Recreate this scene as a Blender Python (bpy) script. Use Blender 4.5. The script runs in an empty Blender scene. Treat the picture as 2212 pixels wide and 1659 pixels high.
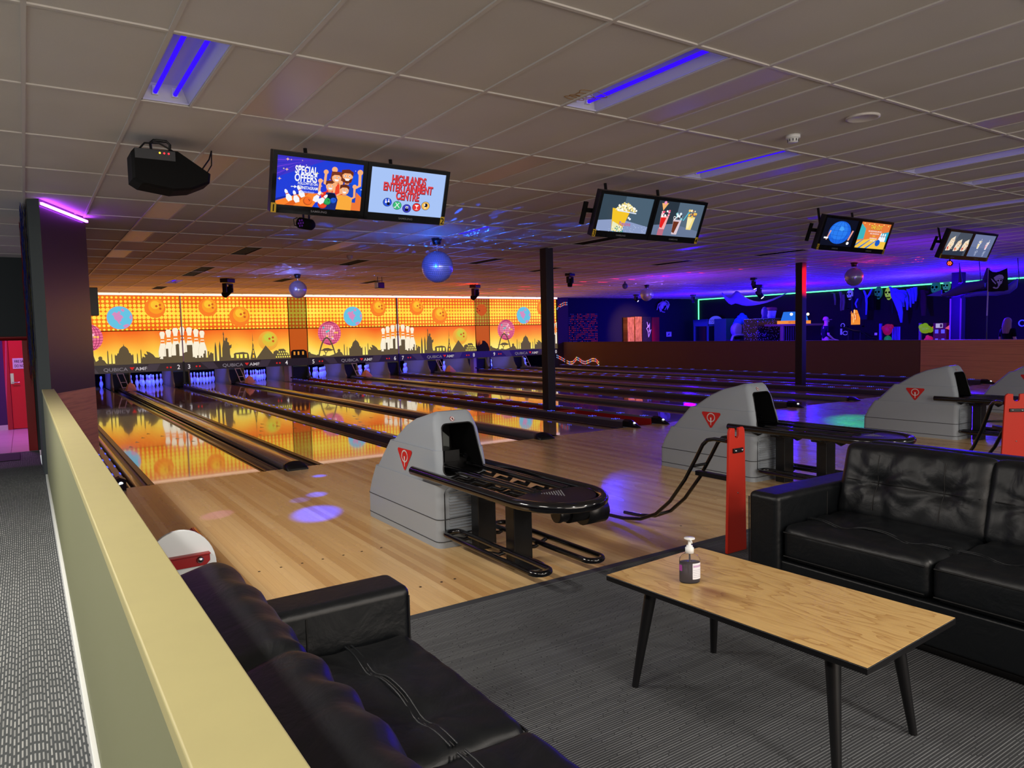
import bpy, bmesh, math, random
from mathutils import Vector, Matrix
random.seed(7)
PI = math.pi
S = bpy.context.scene
COL = S.collection

# ------------------------------------------------------------------ camera
F_PX, YAW, PITCH, ROLL = 1574.57, 0.5876, -0.0687, -0.023
CAM = Vector((-2.0963, -8.1997, 1.4587))
HC = 2.978                                   # ceiling height
_fw = Vector((math.sin(YAW)*math.cos(PITCH), math.cos(YAW)*math.cos(PITCH), math.sin(PITCH)))
_r = Vector((math.cos(YAW), -math.sin(YAW), 0)); _u = _r.cross(_fw)
CR = _r*math.cos(ROLL)+_u*math.sin(ROLL); CU = _u*math.cos(ROLL)-_r*math.sin(ROLL)
def at(x, y, **pl):
    """the point of the photographed place seen at pixel (x, y) on the plane X=, Y= or Z="""
    d = _fw+CR*((x-1106)/F_PX)-CU*((y-829.5)/F_PX)
    (k, v), = pl.items(); i = 'XYZ'.index(k)
    return CAM+d*((v-CAM[i])/d[i])
cam = bpy.data.cameras.new('camera'); cam.sensor_width = 36; cam.lens = F_PX/2212*36
cam.clip_end = 200; cam.clip_start = .05
co = bpy.data.objects.new('camera', cam); COL.objects.link(co)
co.matrix_world = Matrix(((CR.x, CU.x, -_fw.x, CAM.x), (CR.y, CU.y, -_fw.y, CAM.y), (CR.z, CU.z, -_fw.z, CAM.z), (0, 0, 0, 1)))
S.camera = co
S.view_settings.view_transform = 'Standard'; S.view_settings.look = 'None'
S.view_settings.gamma = 1; S.view_settings.exposure = 0; S.view_settings.use_curve_mapping = False

# --------------------------------------------------------------- materials
def lin(c):
    return tuple(((v/255)/12.92 if v/255 <= .04045 else ((v/255+.055)/1.055)**2.4) for v in c[:3])+(1,)
class NT:
    """small helper for node trees"""
    def __init__(s, tree): s.t = tree; s.n = tree.nodes; s.l = tree.links
    def new(s, typ, **kw):
        n = s.n.new(typ)
        for k, v in kw.items(): setattr(n, k, v)
        return n
    def put(s, sock, v):
        if isinstance(v, bpy.types.NodeSocket): s.l.new(v, sock)
        elif v is not None:
            try: sock.default_value = v
            except Exception: sock.default_value = tuple(v)[:3]
    def m(s, op, a, b=None, c=None):
        n = s.new('ShaderNodeMath', operation=op)
        for i, v in enumerate((a, b, c)): s.put(n.inputs[i], v)
        return n.outputs[0]
    def mix(s, f, a, b, mode='MIX'):
        n = s.new('ShaderNodeMix', data_type='RGBA', blend_type=mode)
        s.put(n.inputs[0], f); s.put(n.inputs[6], a); s.put(n.inputs[7], b); return n.outputs[2]
    def pos(s):
        g = s.new('ShaderNodeNewGeometry'); x = s.new('ShaderNodeSeparateXYZ'); s.l.new(g.outputs['Position'], x.inputs[0])
        return x.outputs[0], x.outputs[1], x.outputs[2]
    def obj(s):
        g = s.new('ShaderNodeTexCoord'); x = s.new('ShaderNodeSeparateXYZ'); s.l.new(g.outputs['Object'], x.inputs[0])
        return x.outputs[0], x.outputs[1], x.outputs[2]
    def xyz(s, x, y, z=0.0):
        n = s.new('ShaderNodeCombineXYZ')
        for i, v in enumerate((x, y, z)): s.put(n.inputs[i], v)
        return n.outputs[0]
    def rnd(s, x, y=0.0):
        n = s.new('ShaderNodeTexWhiteNoise', noise_dimensions='2D'); s.l.new(s.xyz(x, y), n.inputs[0]); return n.outputs[0]
    def noise(s, v, scale=5, detail=3, rough=.5, dist=0):
        n = s.new('ShaderNodeTexNoise'); s.put(n.inputs['Vector'], v)
        n.inputs['Scale'].default_value = scale; n.inputs['Detail'].default_value = detail
        n.inputs['Roughness'].default_value = rough; n.inputs['Distortion'].default_value = dist
        return n.outputs[0]
    def ramp(s, f, stops, interp='LINEAR'):
        n = s.new('ShaderNodeValToRGB'); n.color_ramp.interpolation = interp; e = n.color_ramp.elements
        while len(e) < len(stops): e.new(.5)
        for k, (p, c) in enumerate(stops): e[k].position = p; e[k].color = lin(c)
        s.put(n.inputs[0], f); return n.outputs[0]
    def bump(s, h, strength=.3, dist=.01):
        n = s.new('ShaderNodeBump'); n.inputs['Strength'].default_value = strength; n.inputs['Distance'].default_value = dist
        s.put(n.inputs['Height'], h); return n.outputs[0]
def mat(name, col=(128, 128, 128), rough=.5, metal=0, emit=None, es=1, spec=.5, coat=0, alpha=None, trans=0, ior=1.45, tex=None):
    m = bpy.data.materials.new(name); m.use_nodes = True
    t = NT(m.node_tree); b = t.n['Principled BSDF']
    b.inputs['Base Color'].default_value = lin(col); b.inputs['Roughness'].default_value = rough
    b.inputs['Metallic'].default_value = metal; b.inputs['Specular IOR Level'].default_value = spec
    b.inputs['Coat Weight'].default_value = coat; b.inputs['Transmission Weight'].default_value = trans; b.inputs['IOR'].default_value = ior
    if emit: b.inputs['Emission Color'].default_value = lin(emit); b.inputs['Emission Strength'].default_value = es
    if tex: tex(t, b)
    return m
_em = {}
def em(col, es=1.0):
    """a flat lit colour (screens, backlit print, lamps)"""
    k = (tuple(col), es)
    if k not in _em: _em[k] = mat('lit_%02x%02x%02x' % tuple(int(c) for c in col), (8, 8, 8), .6, emit=col, es=es, spec=.1)
    return _em[k]
_pl = {}
def pl(col, rough=.5, metal=0, **kw):
    k = (tuple(col), rough, metal, tuple(sorted(kw.items())))
    if k not in _pl: _pl[k] = mat('paint_%02x%02x%02x' % tuple(int(c) for c in col), col, rough, metal, **kw)
    return _pl[k]

def boards(w, L, stops, rough=.3, coat=0, along='Y', grain=.25, gap=None, tint=None, rvar=.1):
    def f(t, b):
        x, y, z = t.pos()
        if along == 'X': x, y = y, x
        elif along == 'ZX': x, y = z, y
        i = t.m('FLOOR', t.m('DIVIDE', x, w)); off = t.m('MULTIPLY', t.rnd(i, 3.3), L)
        j = t.m('FLOOR', t.m('DIVIDE', t.m('ADD', y, off), L)); r = t.rnd(i, t.m('ADD', j, 17.0))
        c = t.ramp(r, stops)
        n = t.noise(t.xyz(t.m('MULTIPLY', x, 60), t.m('MULTIPLY', y, 2.5), t.m('MULTIPLY', r, 30)), 1, 4, .6)
        c = t.mix(t.m('MULTIPLY', n, grain), c, lin((60, 35, 15)), 'MULTIPLY')
        if gap:
            fr = t.m('FRACT', t.m('DIVIDE', x, w)); c = t.mix(t.m('MULTIPLY', t.m('LESS_THAN', fr, gap), .55), c, lin((35, 20, 10)))
        t.l.new(c, b.inputs['Base Color'])
        sm = t.noise(t.xyz(t.m('MULTIPLY', x, 3), y), 1.5, 3)
        t.l.new(t.m('ADD', rough-rvar/2, t.m('MULTIPLY', sm, rvar)), b.inputs['Roughness'])
    return f
TAN = [(0, (196, 150, 96)), (.35, (214, 172, 116)), (.65, (222, 184, 128)), (1, (190, 142, 88))]
M = {}
M['approach'] = mat('approach_wood', rough=.28, spec=.5, tex=boards(.05, 7.0, [(0, (208, 166, 108)), (.25, (224, 186, 128)), (.6, (234, 199, 142)), (.8, (214, 174, 116)), (1, (198, 154, 98))], .27, grain=.2, gap=.015))
M['lane'] = mat('lane_wood', rough=.06, spec=.75, coat=.6, tex=boards(.027, 2.4, [(0, (184, 140, 88)), (.4, (204, 160, 104)), (.8, (212, 170, 114)), (1, (176, 130, 80))], .07, grain=.35, gap=.02, rvar=.05))
for m_ in ('lane',): M[m_].node_tree.nodes['Principled BSDF'].inputs['Coat Roughness'].default_value = .03
def carpet(axis, pitch, L, dash, wid, base, line):
    def f(t, b):
        x, y, z = t.pos()
        if axis == 'X': x, y = y, x                      # x: across the dashes, y: along them
        i = t.m('FLOOR', t.m('DIVIDE', x, pitch)); fx = t.m('FRACT', t.m('DIVIDE', x, pitch))
        q = t.m('DIVIDE', t.m('ADD', y, t.m('MULTIPLY', t.rnd(i, 5.5), L)), L); fy = t.m('FRACT', q)
        on = t.m('MULTIPLY', t.m('LESS_THAN', fx, wid), t.m('LESS_THAN', fy, dash))
        on = t.m('MULTIPLY', on, t.m('ADD', .55, t.m('MULTIPLY', t.rnd(i, t.m('FLOOR', q)), .45)))
        n = t.noise(t.xyz(t.m('MULTIPLY', x, 1.0), y), 260, 2); big = t.noise(t.xyz(x, y), 1.2, 3)
        c = t.mix(on, lin(base), lin(line)); c = t.mix(t.m('MULTIPLY', n, .45), c, lin((20, 20, 22)), 'MULTIPLY')
        c = t.mix(t.m('MULTIPLY', big, .35), c, lin((70, 70, 72)), 'MULTIPLY')
        t.l.new(c, b.inputs['Base Color']); t.l.new(t.bump(t.m('ADD', n, on), .35, .004), b.inputs['Normal'])
    return f
M['carpet'] = mat('lounge_carpet', rough=.95, spec=.15, tex=carpet('X', .0115, .34, .985, .32, (72, 74, 77), (150, 153, 155)))
M['carpet_walk'] = mat('walkway_carpet', rough=.95, spec=.15, tex=carpet('Y', .0125, .075, .72, .42, (86, 90, 92), (190, 192, 190)))
def leather_tex(t, b):
    x, y, z = t.pos(); v = t.xyz(x, y, z)
    n = t.noise(v, 420, 3, .6); w = t.noise(t.xyz(t.m('MULTIPLY', x, 1), t.m('MULTIPLY', y, 1), z), 7, 4, .55, .6)
    b1 = t.bump(n, .10, .002); g = t.new('ShaderNodeBump'); g.inputs['Strength'].default_value = .28; g.inputs['Distance'].default_value = .02
    t.l.new(w, g.inputs['Height']); t.l.new(b1, g.inputs['Normal']); t.l.new(g.outputs[0], b.inputs['Normal'])
M['leather'] = mat('black_leather', (12, 15, 18), .40, spec=.42, tex=leather_tex)
M['seam'] = mat('leather_seam', (8, 8, 9), .6)
M['stitch'] = mat('leather_ridge', (24, 27, 30), .45)
def oak(t, b):
    x, y, z = t.obj()
    d = t.noise(t.xyz(t.m('MULTIPLY', x, 5), t.m('MULTIPLY', y, 1.3)), 1.3, 3, .5)
    ring = t.m('FRACT', t.m('ADD', t.m('MULTIPLY', x, 9), t.m('MULTIPLY', d, 9)))
    g = t.noise(t.xyz(t.m('MULTIPLY', x, 160), t.m('MULTIPLY', y, 7), 3.0), 1, 4, .6)
    big = t.noise(t.xyz(t.m('MULTIPLY', x, 3.2), t.m('MULTIPLY', y, 1.1), 9.0), 1.6, 2)
    c = t.mix(t.m('POWER', ring, 4.0), lin((222, 186, 120)), lin((192, 150, 88)))
    c = t.mix(t.m('MULTIPLY', g, .5), c, lin((120, 84, 40)), 'MULTIPLY')
    c = t.mix(t.m('MULTIPLY', t.m('GREATER_THAN', big, .66), .0), c, lin((110, 74, 36)))
    k = t.ramp(big, [(0, (255, 255, 255)), (.58, (255, 255, 255)), (.72, (170, 140, 110))]); c = t.mix(1.0, c, k, 'MULTIPLY')
    t.l.new(c, b.inputs['Base Color'])
M['oak'] = mat('oak_laminate', rough=.32, spec=.5, tex=oak)
def wallwood(stops, sc=1):
    def f(t, b):
        x, y, z = t.pos()
        h = t.m('ADD', x, y)
        n = t.noise(t.xyz(t.m('MULTIPLY', h, .35), t.m('MULTIPLY', z, 22*sc)), 1.6, 5, .65)
        t.l.new(t.ramp(n, stops), b.inputs['Base Color'])
    return f
M['wood_panel'] = mat('warm_wood_panel', rough=.45, spec=.3, tex=wallwood([(.3, (196, 124, 80)), (.5, (232, 156, 104)), (.7, (212, 138, 90))]))
M['brown_wall'] = mat('brown_paint', (116, 82, 58), .8, spec=.2)
M['col_wood'] = mat('column_wood', rough=.4, spec=.4, tex=wallwood([(.3, (176, 112, 56)), (.5, (222, 150, 84)), (.7, (190, 124, 64))], .6))
M['maroon'] = mat('maroon_gloss', (56, 36, 34), .28, spec=.5)
M['charcoal'] = mat('charcoal_paint', (62, 68, 70), .7, spec=.25)
M['olive'] = mat('olive_paint', (126, 128, 96), .55, spec=.3)
def capt(t, b):
    x, y, z = t.pos(); n = t.noise(t.xyz(x, y, z), 9, 4, .6); k = t.noise(t.xyz(t.m('MULTIPLY', x, 14), t.m('MULTIPLY', y, 3)), 1, 5, .7)
    c = t.mix(t.m('MULTIPLY', n, .3), lin((176, 168, 116)), lin((140, 132, 96))); c = t.mix(t.m('GREATER_THAN', k, .73), c, lin((235, 228, 200)))
    t.l.new(c, b.inputs['Base Color'])
M['cap'] = mat('cream_cap_paint', rough=.5, spec=.35, tex=capt)
M['white_trim'] = mat('white_trim', (205, 208, 205), .6)
M['navy'] = mat('navy_wall', (30, 30, 52), .85, spec=.1)
M['dark_wall'] = mat('dark_wall', (42, 28, 40), .85, spec=.1)
def tile_tex(t, b):
    x, y, z = t.pos(); n = t.noise(t.xyz(x, y, z), 170, 3, .7); g = t.noise(t.xyz(x, y), 1.3, 2)
    c = t.mix(t.m('MULTIPLY', n, .25), lin((216, 211, 205)), lin((172, 167, 163))); c = t.mix(t.m('MULTIPLY', g, .25), c, lin((150, 145, 140)), 'MULTIPLY')
    t.l.new(c, b.inputs['Base Color']); t.l.new(t.bump(n, .12, .003), b.inputs['Normal'])
M['tile'] = mat('ceiling_tile', rough=.8, spec=.2, tex=tile_tex)
M['tbar'] = mat('ceiling_bar', (205, 200, 194), .45, spec=.4)
M['tpanel'] = mat('smooth_ceiling_panel', (200, 186, 176), .35, spec=.5)
M['black'] = mat('black_plastic', (14, 14, 16), .35, spec=.5)
M['black_gloss'] = mat('black_gloss', (10, 10, 13), .12, spec=.6, coat=.4)
M['black_matt'] = mat('black_matt', (9, 9, 10), .8, spec=.2)
M['pit'] = mat('pit_black', (4, 4, 5), .9, spec=.05)
M['hood'] = mat('grey_hood_plastic', (152, 160, 168), .5, spec=.35)
M['hood_line'] = mat('grey_groove', (60, 62, 65), .7)
M['red'] = mat('red_paint', (196, 44, 26), .5, spec=.35)
M['red_dk'] = mat('dark_red_paint', (150, 22, 26), .4, spec=.4)
M['white'] = mat('white_plastic', (228, 230, 230), .4)
M['white_board'] = mat('white_laminate', (214, 220, 222), .45)
M['steel'] = mat('zinc_steel', (190, 192, 196), .3, 1)
M['chrome'] = mat('chrome', (225, 226, 230), .12, 1)
M['red_chrome'] = mat('red_anodised_tube', (170, 40, 60), .15, .9)
M['gutter'] = mat('gutter_plastic', (58, 54, 58), .16, spec=.7, coat=.3)
M['trim_black'] = mat('gutter_trim', (12, 12, 14), .3, spec=.5)
M['cover'] = mat('track_cover_plastic', (92, 86, 92), .2, spec=.6, coat=.4)
M['rail_top'] = mat('bumper_rail_plastic', (98, 92, 108), .28, spec=.5)
M['rail_side'] = mat('bumper_rail_side', (66, 54, 66), .35)
M['trough'] = mat('red_trough', (150, 24, 22), .4)
M['kick'] = mat('beige_panel', (176, 150, 112), .55)
M['kick_dk'] = mat('slate_panel', (42, 46, 56), .6)
M['pin'] = mat('pin_white', (226, 226, 232), .25, spec=.5)
M['pin_red'] = mat('pin_stripe', (200, 40, 60), .3)
M['pink'] = mat('pink_plastic', (214, 160, 146), .5)
M['mirror'] = mat('mirror_tile', (190, 196, 208), .25, .6)
M['tin'] = mat('white_enamel', (200, 200, 208), .45)
M['skin'] = mat('skin', (206, 160, 140), .55)
M['cloth_black'] = mat('black_cloth', (14, 14, 18), .9, spec=.1)
M['hair'] = mat('fair_hair', (150, 110, 110), .6)

# ------------------------------------------------------------ mesh builder
class MB:
    def __init__(s): s.v = []; s.f = []; s.mi = []; s.sm = []; s.mats = []
    def k(s, m):
        if m not in s.mats: s.mats.append(m)
        return s.mats.index(m)
    def add(s, vs, fs, m, smooth=False):
        o = len(s.v); s.v += [Vector(v) for v in vs]; k = s.k(m)
        for f in fs: s.f.append([o+i for i in f]); s.mi.append(k); s.sm.append(smooth)
        return s
    def box(s, x0, y0, z0, x1, y1, z1, m):
        v = [(x, y, z) for z in (z0, z1) for y in (y0, y1) for x in (x0, x1)]
        return s.add(v, [(0, 2, 3, 1), (4, 5, 7, 6), (0, 1, 5, 4), (2, 6, 7, 3), (0, 4, 6, 2), (1, 3, 7, 5)], m)
    def obox(s, c, ax, ay, az, m):
        """box of half-axes ax, ay, az round c"""
        c, ax, ay, az = map(Vector, (c, ax, ay, az))
        v = [c+ax*i+ay*j+az*k for k in (-1, 1) for j in (-1, 1) for i in (-1, 1)]
        return s.add(v, [(0, 2, 3, 1), (4, 5, 7, 6), (0, 1, 5, 4), (2, 6, 7, 3), (0, 4, 6, 2), (1, 3, 7, 5)], m)
    def prism(s, pts, O, U, V, D, m, smooth=False):
        """outline pts (u, v) in the frame O, U, V, pushed along D"""
        O, U, V, D = map(Vector, (O, U, V, D)); n = len(pts)
        a = [O+U*p[0]+V*p[1] for p in pts]; b = [p+D for p in a]
        s.add(a+b, [list(range(n))[::-1], list(range(n, 2*n))], m)
        return s.add(a+b, [(i, (i+1) % n, n+(i+1) % n, n+i) for i in range(n)], m, smooth)
    def flat(s, pts, m): return s.add(pts, [list(range(len(pts)))], m)
    def tube(s, path, r, m, seg=10, closed=False, caps=True, flat=1.0):
        P = [Vector(p) for p in path]; n = len(P); V = []; up = None
        rr = r if isinstance(r, (list, tuple)) else [r]*n
        for i in range(n):
            a = P[i-1] if (i or closed) else P[0]; b = P[(i+1) % n] if (i < n-1 or closed) else P[-1]
            d = (b-a).normalized()
            if up is None: up = Vector((0, 0, 1)) if abs(d.z) < .9 else Vector((0, 1, 0))
            sd = d.cross(up).normalized(); up = sd.cross(d).normalized()
            for k in range(seg):
                t = 2*PI*k/seg; V.append(P[i]+sd*(math.cos(t)*rr[i])+up*(math.sin(t)*rr[i]*flat))
        F = []
        for i in range(n if closed else n-1):
            for k in range(seg):
                j = (i+1) % n; F.append((i*seg+k, i*seg+(k+1) % seg, j*seg+(k+1) % seg, j*seg+k))
        s.add(V, F, m, True)
        if caps and not closed: s.add(V, [list(range(seg))[::-1], list(range((n-1)*seg, n*seg))], m)
        return s
    def lathe(s, prof, c, m, seg=24, axis='Z', sx=1, sy=1, smooth=True, mats=None):
        c = Vector(c); V = []
        for r, h in prof:
            for k in range(seg):
                t = 2*PI*k/seg; p = (r*math.cos(t)*sx, r*math.sin(t)*sy, h)
                V.append(c+Vector(p if axis == 'Z' else ((h, p[0], p[1]) if axis == 'X' else (p[1], h, p[0]))))
        n = len(prof)
        for i in range(n-1):
            s.add([], [], m)
        o = len(s.v); s.v += V
        for i in range(n-1):
            kk = s.k(mats[i] if mats else m)
            for k in range(seg):
                s.f.append([o+i*seg+k, o+i*seg+(k+1) % seg, o+(i+1)*seg+(k+1) % seg, o+(i+1)*seg+k]); s.mi.append(kk); s.sm.append(smooth)
        for rng, i in ((list(range(seg))[::-1], 0), (list(range((n-1)*seg, n*seg)), n-1)):
            if prof[i][0] > 1e-5: s.f.append([o+j for j in rng]); s.mi.append(s.k(mats[min(i, n-2)] if mats else m)); s.sm.append(False)
        return s
    def ball(s, c, r, m, seg=16, rings=10, sx=1, sy=1, sz=1, smooth=True):
        c = Vector(c); V = []; F = []
        for i in range(rings+1):
            ph = PI*i/rings
            for k in range(seg):
                t = 2*PI*k/seg; V.append(c+Vector((r*sx*math.sin(ph)*math.cos(t), r*sy*math.sin(ph)*math.sin(t), r*sz*math.cos(ph))))
        for i in range(rings):
            for k in range(seg): F.append((i*seg+k, (i+1)*seg+k, (i+1)*seg+(k+1) % seg, i*seg+(k+1) % seg))
        return s.add(V, F, m, smooth)
    def loft(s, rings, m, closed=True, caps=True, smooth=True):
        n = len(rings[0]); V = [p for r in rings for p in r]; F = []
        for i in range(len(rings)-1):
            for k in range(n if closed else n-1):
                F.append((i*n+k, i*n+(k+1) % n, (i+1)*n+(k+1) % n, (i+1)*n+k))
        s.add(V, F, m, smooth)
        if caps: s.add(V, [list(range(n))[::-1], list(range((len(rings)-1)*n, len(rings)*n))], m)
        return s
    def text(s, body, O, U, V, size, m, bold=.0, align='CENTER', depth=0, sx=1):
        vs, fs = text_mesh(body, bold, align); O, U, V = map(Vector, (O, U, V))
        return s.add([O+U*(p[0]*size*sx)+V*(p[1]*size) for p in vs], fs, m)
    def build(s, name, parent=None, bevel=0, seg=2, subsurf=0, world=False, angle=.6, weld=False):
        me = bpy.data.meshes.new(name)
        off = parent.location if (parent and world) else Vector((0, 0, 0))
        if parent and world and parent.parent: off = off+parent.parent.location
        me.from_pydata([tuple(v-off) for v in s.v], [], s.f)
        for m in s.mats: me.materials.append(m)
        me.polygons.foreach_set('material_index', s.mi); me.polygons.foreach_set('use_smooth', s.sm); me.update()
        if weld or bevel:
            b = bmesh.new(); b.from_mesh(me); bmesh.ops.remove_doubles(b, verts=b.verts, dist=1e-5); bmesh.ops.recalc_face_normals(b, faces=b.faces); b.to_mesh(me); b.free()
        o = bpy.data.objects.new(name, me); COL.objects.link(o)
        if parent: o.parent = parent
        if bevel:
            d = o.modifiers.new('bevel', 'BEVEL'); d.width = bevel; d.segments = seg; d.limit_method = 'ANGLE'; d.angle_limit = angle
            for p in me.polygons: p.use_smooth = True
            o.modifiers.new('wn', 'WEIGHTED_NORMAL').keep_sharp = True
        if subsurf:
            d = o.modifiers.new('sub', 'SUBSURF'); d.levels = d.render_levels = subsurf
            for p in me.polygons: p.use_smooth = True
        return o
_tc = {}
def text_mesh(body, bold=0, align='CENTER'):
    k = (body, bold, align)
    if k not in _tc:
        c = bpy.data.curves.new('t', 'FONT'); c.body = body; c.size = 1; c.offset = bold; c.align_x = align; c.resolution_u = 3
        o = bpy.data.objects.new('t', c); me = o.to_mesh()
        _tc[k] = ([tuple(v.co) for v in me.vertices], [list(p.vertices) for p in me.polygons]); o.to_mesh_clear()
        bpy.data.objects.remove(o); bpy.data.curves.remove(c)
    return _tc[k]
def tag(o, label, cat, group=None, kind=None):
    o['label'] = label; o['category'] = cat
    if group: o['group'] = group
    if kind: o['kind'] = kind
    return o
def thing(name, label, cat, loc=(0, 0, 0), rz=0, group=None):
    o = bpy.data.objects.new(name, None); COL.objects.link(o); o.location = loc; o.rotation_euler = (0, 0, rz); o.empty_display_size = .1
    return tag(o, label, cat, group)
def dup(root, loc, rz=None, label=None, group=None):
    r = root.copy(); COL.objects.link(r); r.location = loc
    if rz is not None: r.rotation_euler = (0, 0, rz)
    if label: r['label'] = label
    if group: r['group'] = group
    for ch in list(root.children):
        c = ch.copy(); COL.objects.link(c); c.parent = r
        for g in list(ch.children):
            d = g.copy(); COL.objects.link(d); d.parent = c
    return r
def struct(mb, name, parent=None, **kw):
    o = mb.build(name, parent, **kw)
    if not parent: o['kind'] = 'structure'
    return o
class Pic:
    """a flat picture: points (u, v) in metres from O along U and V, each layer a hair in front of the last"""
    def __init__(s, mb, O, U, V, dl=.0006, su=1, sv=1):
        s.mb = mb; s.O = Vector(O); s.U = Vector(U).normalized(); s.V = Vector(V).normalized(); s.N = s.U.cross(s.V); s.l = 0; s.dl = dl; s.su = su; s.sv = sv
    def P(s, u, v): return s.O+s.U*(u*s.su)+s.V*(v*s.sv)+s.N*(s.l*s.dl)
    def poly(s, pts, m): s.l += 1; s.mb.flat([s.P(*p) for p in pts], m); return s
    def rect(s, u0, v0, u1, v1, m): return s.poly([(u0, v0), (u1, v0), (u1, v1), (u0, v1)], m)
    def circ(s, u, v, r, m, n=28, asp=1.0): return s.poly([(u+r*math.cos(2*PI*k/n)*asp, v+r*math.sin(2*PI*k/n)) for k in range(n)], m)
    def line(s, pts, w, m, closed=False, same=False):
        if not same: s.l += 1
        P = [Vector(p) for p in pts]; n = len(P)
        for i in range(n if closed else n-1):
            a, b = P[i], P[(i+1) % n]; d = (b-a)
            if d.length < 1e-6: continue
            d.normalize(); q = Vector((-d.y, d.x))*w/2; e = d*w*.3
            s.mb.flat([s.P(*(a-e-q)), s.P(*(b+e-q)), s.P(*(b+e+q)), s.P(*(a-e+q))], m)
        return s
    def text(s, body, u, v, size, m, bold=0, align='CENTER', sx=1):
        s.l += 1; s.mb.text(body, s.P(u, v), s.U*s.su, s.V*s.sv, size, m, bold, align, sx=sx); return s
# ------------------------------------------------------------- floor, walls
XW = 17.4                                     # face of the right half wall
UNIT = [.355, 3.81, 7.86, 11.285, 15.355]     # centres of the five lane pairs
LANES = [c+d for c in UNIT for d in (-.889, .889)]
HALF = .533
fl = MB().box(-1.87, -4.80, -.06, XW, 0, 0, M['approach'])
floor = struct(fl, 'floor')
cp = MB().box(-1.87, -14, -.06, 30, -4.86, .002, M['carpet']); struct(cp, 'floor_carpet')
struct(MB().box(-1.87, -4.86, -.06, XW, -4.80, .006, pl((58, 60, 64), .5)), 'trim_1', bevel=.004)
struct(MB().box(XW, -4.86, -.06, 30, 20, 0, M['navy']), 'floor_arcade')
wk = MB()
prof = [(-14, 0), (1.5, 0), (5.5, -.41), (7.15, -.41)]
for (y0, z0), (y1, z1) in zip(prof, prof[1:]):
    wk.add([(-6, y0, z0), (-1.98, y0, z0), (-1.98, y1, z1), (-6, y1, z1)], [(0, 1, 2, 3)], M['carpet_walk'])
struct(wk, 'floor_walkway')
def floortile(t, b):
    x, y, z = t.pos()
    a = t.m('LESS_THAN', t.m('FRACT', t.m('DIVIDE', x, .4)), .02); c = t.m('LESS_THAN', t.m('FRACT', t.m('DIVIDE', y, .8)), .012)
    n = t.noise(t.xyz(t.m('MULTIPLY', x, 2), t.m('MULTIPLY', y, 20)), 2, 3)
    k = t.mix(t.m('MULTIPLY', n, .3), lin((220, 196, 206)), lin((180, 150, 165)))
    t.l.new(t.mix(t.m('MAXIMUM', a, c), k, lin((120, 90, 110))), b.inputs['Base Color'])
struct(MB().box(-6, 7.15, -.5, -1.2, 12, -.408, mat('floor_tiles', rough=.3, tex=floortile)), 'floor_tiles')
# under-lane slab
struct(MB().box(-1.87, 0, -.3, XW, 20.5, -.16, M['pit']), 'floor_lane_bed')

# left half wall beside the walkway
hw = MB().box(-1.965, -14, -.0, -1.87, 1.2, .955, M['olive']); wl = struct(hw, 'wall_left')
MB().box(-1.8695, -14, 0, -1.862, 1.2, .955, M['brown_wall']).build('lounge_facing', wl)
MB().box(-1.97, -14, .955, -1.858, 1.25, .985, M['cap']).build('cap', wl, bevel=.004)
struct(MB().box(-1.985, -14, 0, -1.965, 1.5, .075, M['white_trim']), 'baseboard_left', bevel=.004)
# faceted column at the end of the half wall
A_, B_, C_ = Vector((-1.99, 1.0, 0)), Vector((-1.885, .93, 0)), Vector((-1.40, 2.05, 0))
cm = MB()
def colpart(z0, z1, m, front):
    P = [A_, B_, C_, Vector((-1.40, 3.4, 0)), Vector((-1.99, 3.4, 0))]
    n = 5; vs = [p+Vector((0, 0, z0)) for p in P]+[p+Vector((0, 0, z1)) for p in P]
    cm.add(vs, [(0, 1, 6, 5)], front); cm.add(vs, [(1, 2, 7, 6), (2, 3, 8, 7)], m); cm.add(vs, [(3, 4, 9, 8), (4, 0, 5, 9)], M['charcoal'])
colpart(-.4, .93, M['col_wood'], M['charcoal']); colpart(.93, HC, M['maroon'], M['charcoal'])
colm = struct(cm, 'wall_column', weld=True)
# lane-side wall beyond the column, never far from lane one's gutter
struct(MB().box(-1.87, 3.4, -.4, -1.5, 20.5, HC, M['maroon']), 'wall_side')
# wall across the walkway with the red doorway
def wallbox(name, a, b, m): return struct(MB().box(*a, *b, m), name)
YD = 7.2
xo = at(83, 970, Z=-.41).x; xo2 = at(64, 728, Y=YD).x
dw = MB().box(-6, YD, at(30, 727, Y=YD).z, -1.99, YD+.15, HC, M['charcoal']); dw.box(-1.995, YD, -.41, -1.87, YD+.15, HC, M['charcoal'])
struct(dw, 'wall_far_left')
fr = MB(); zt = at(30, 727, Y=YD).z
fr.box(-6, YD-.03, zt-.07, -1.995, YD+.2, zt, M['red_dk']); fr.box(-2.13, YD-.03, -.41, -1.995, YD+.2, zt-.07, M['red_dk'])
struct(fr, 'trim_2', bevel=.006)
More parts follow.
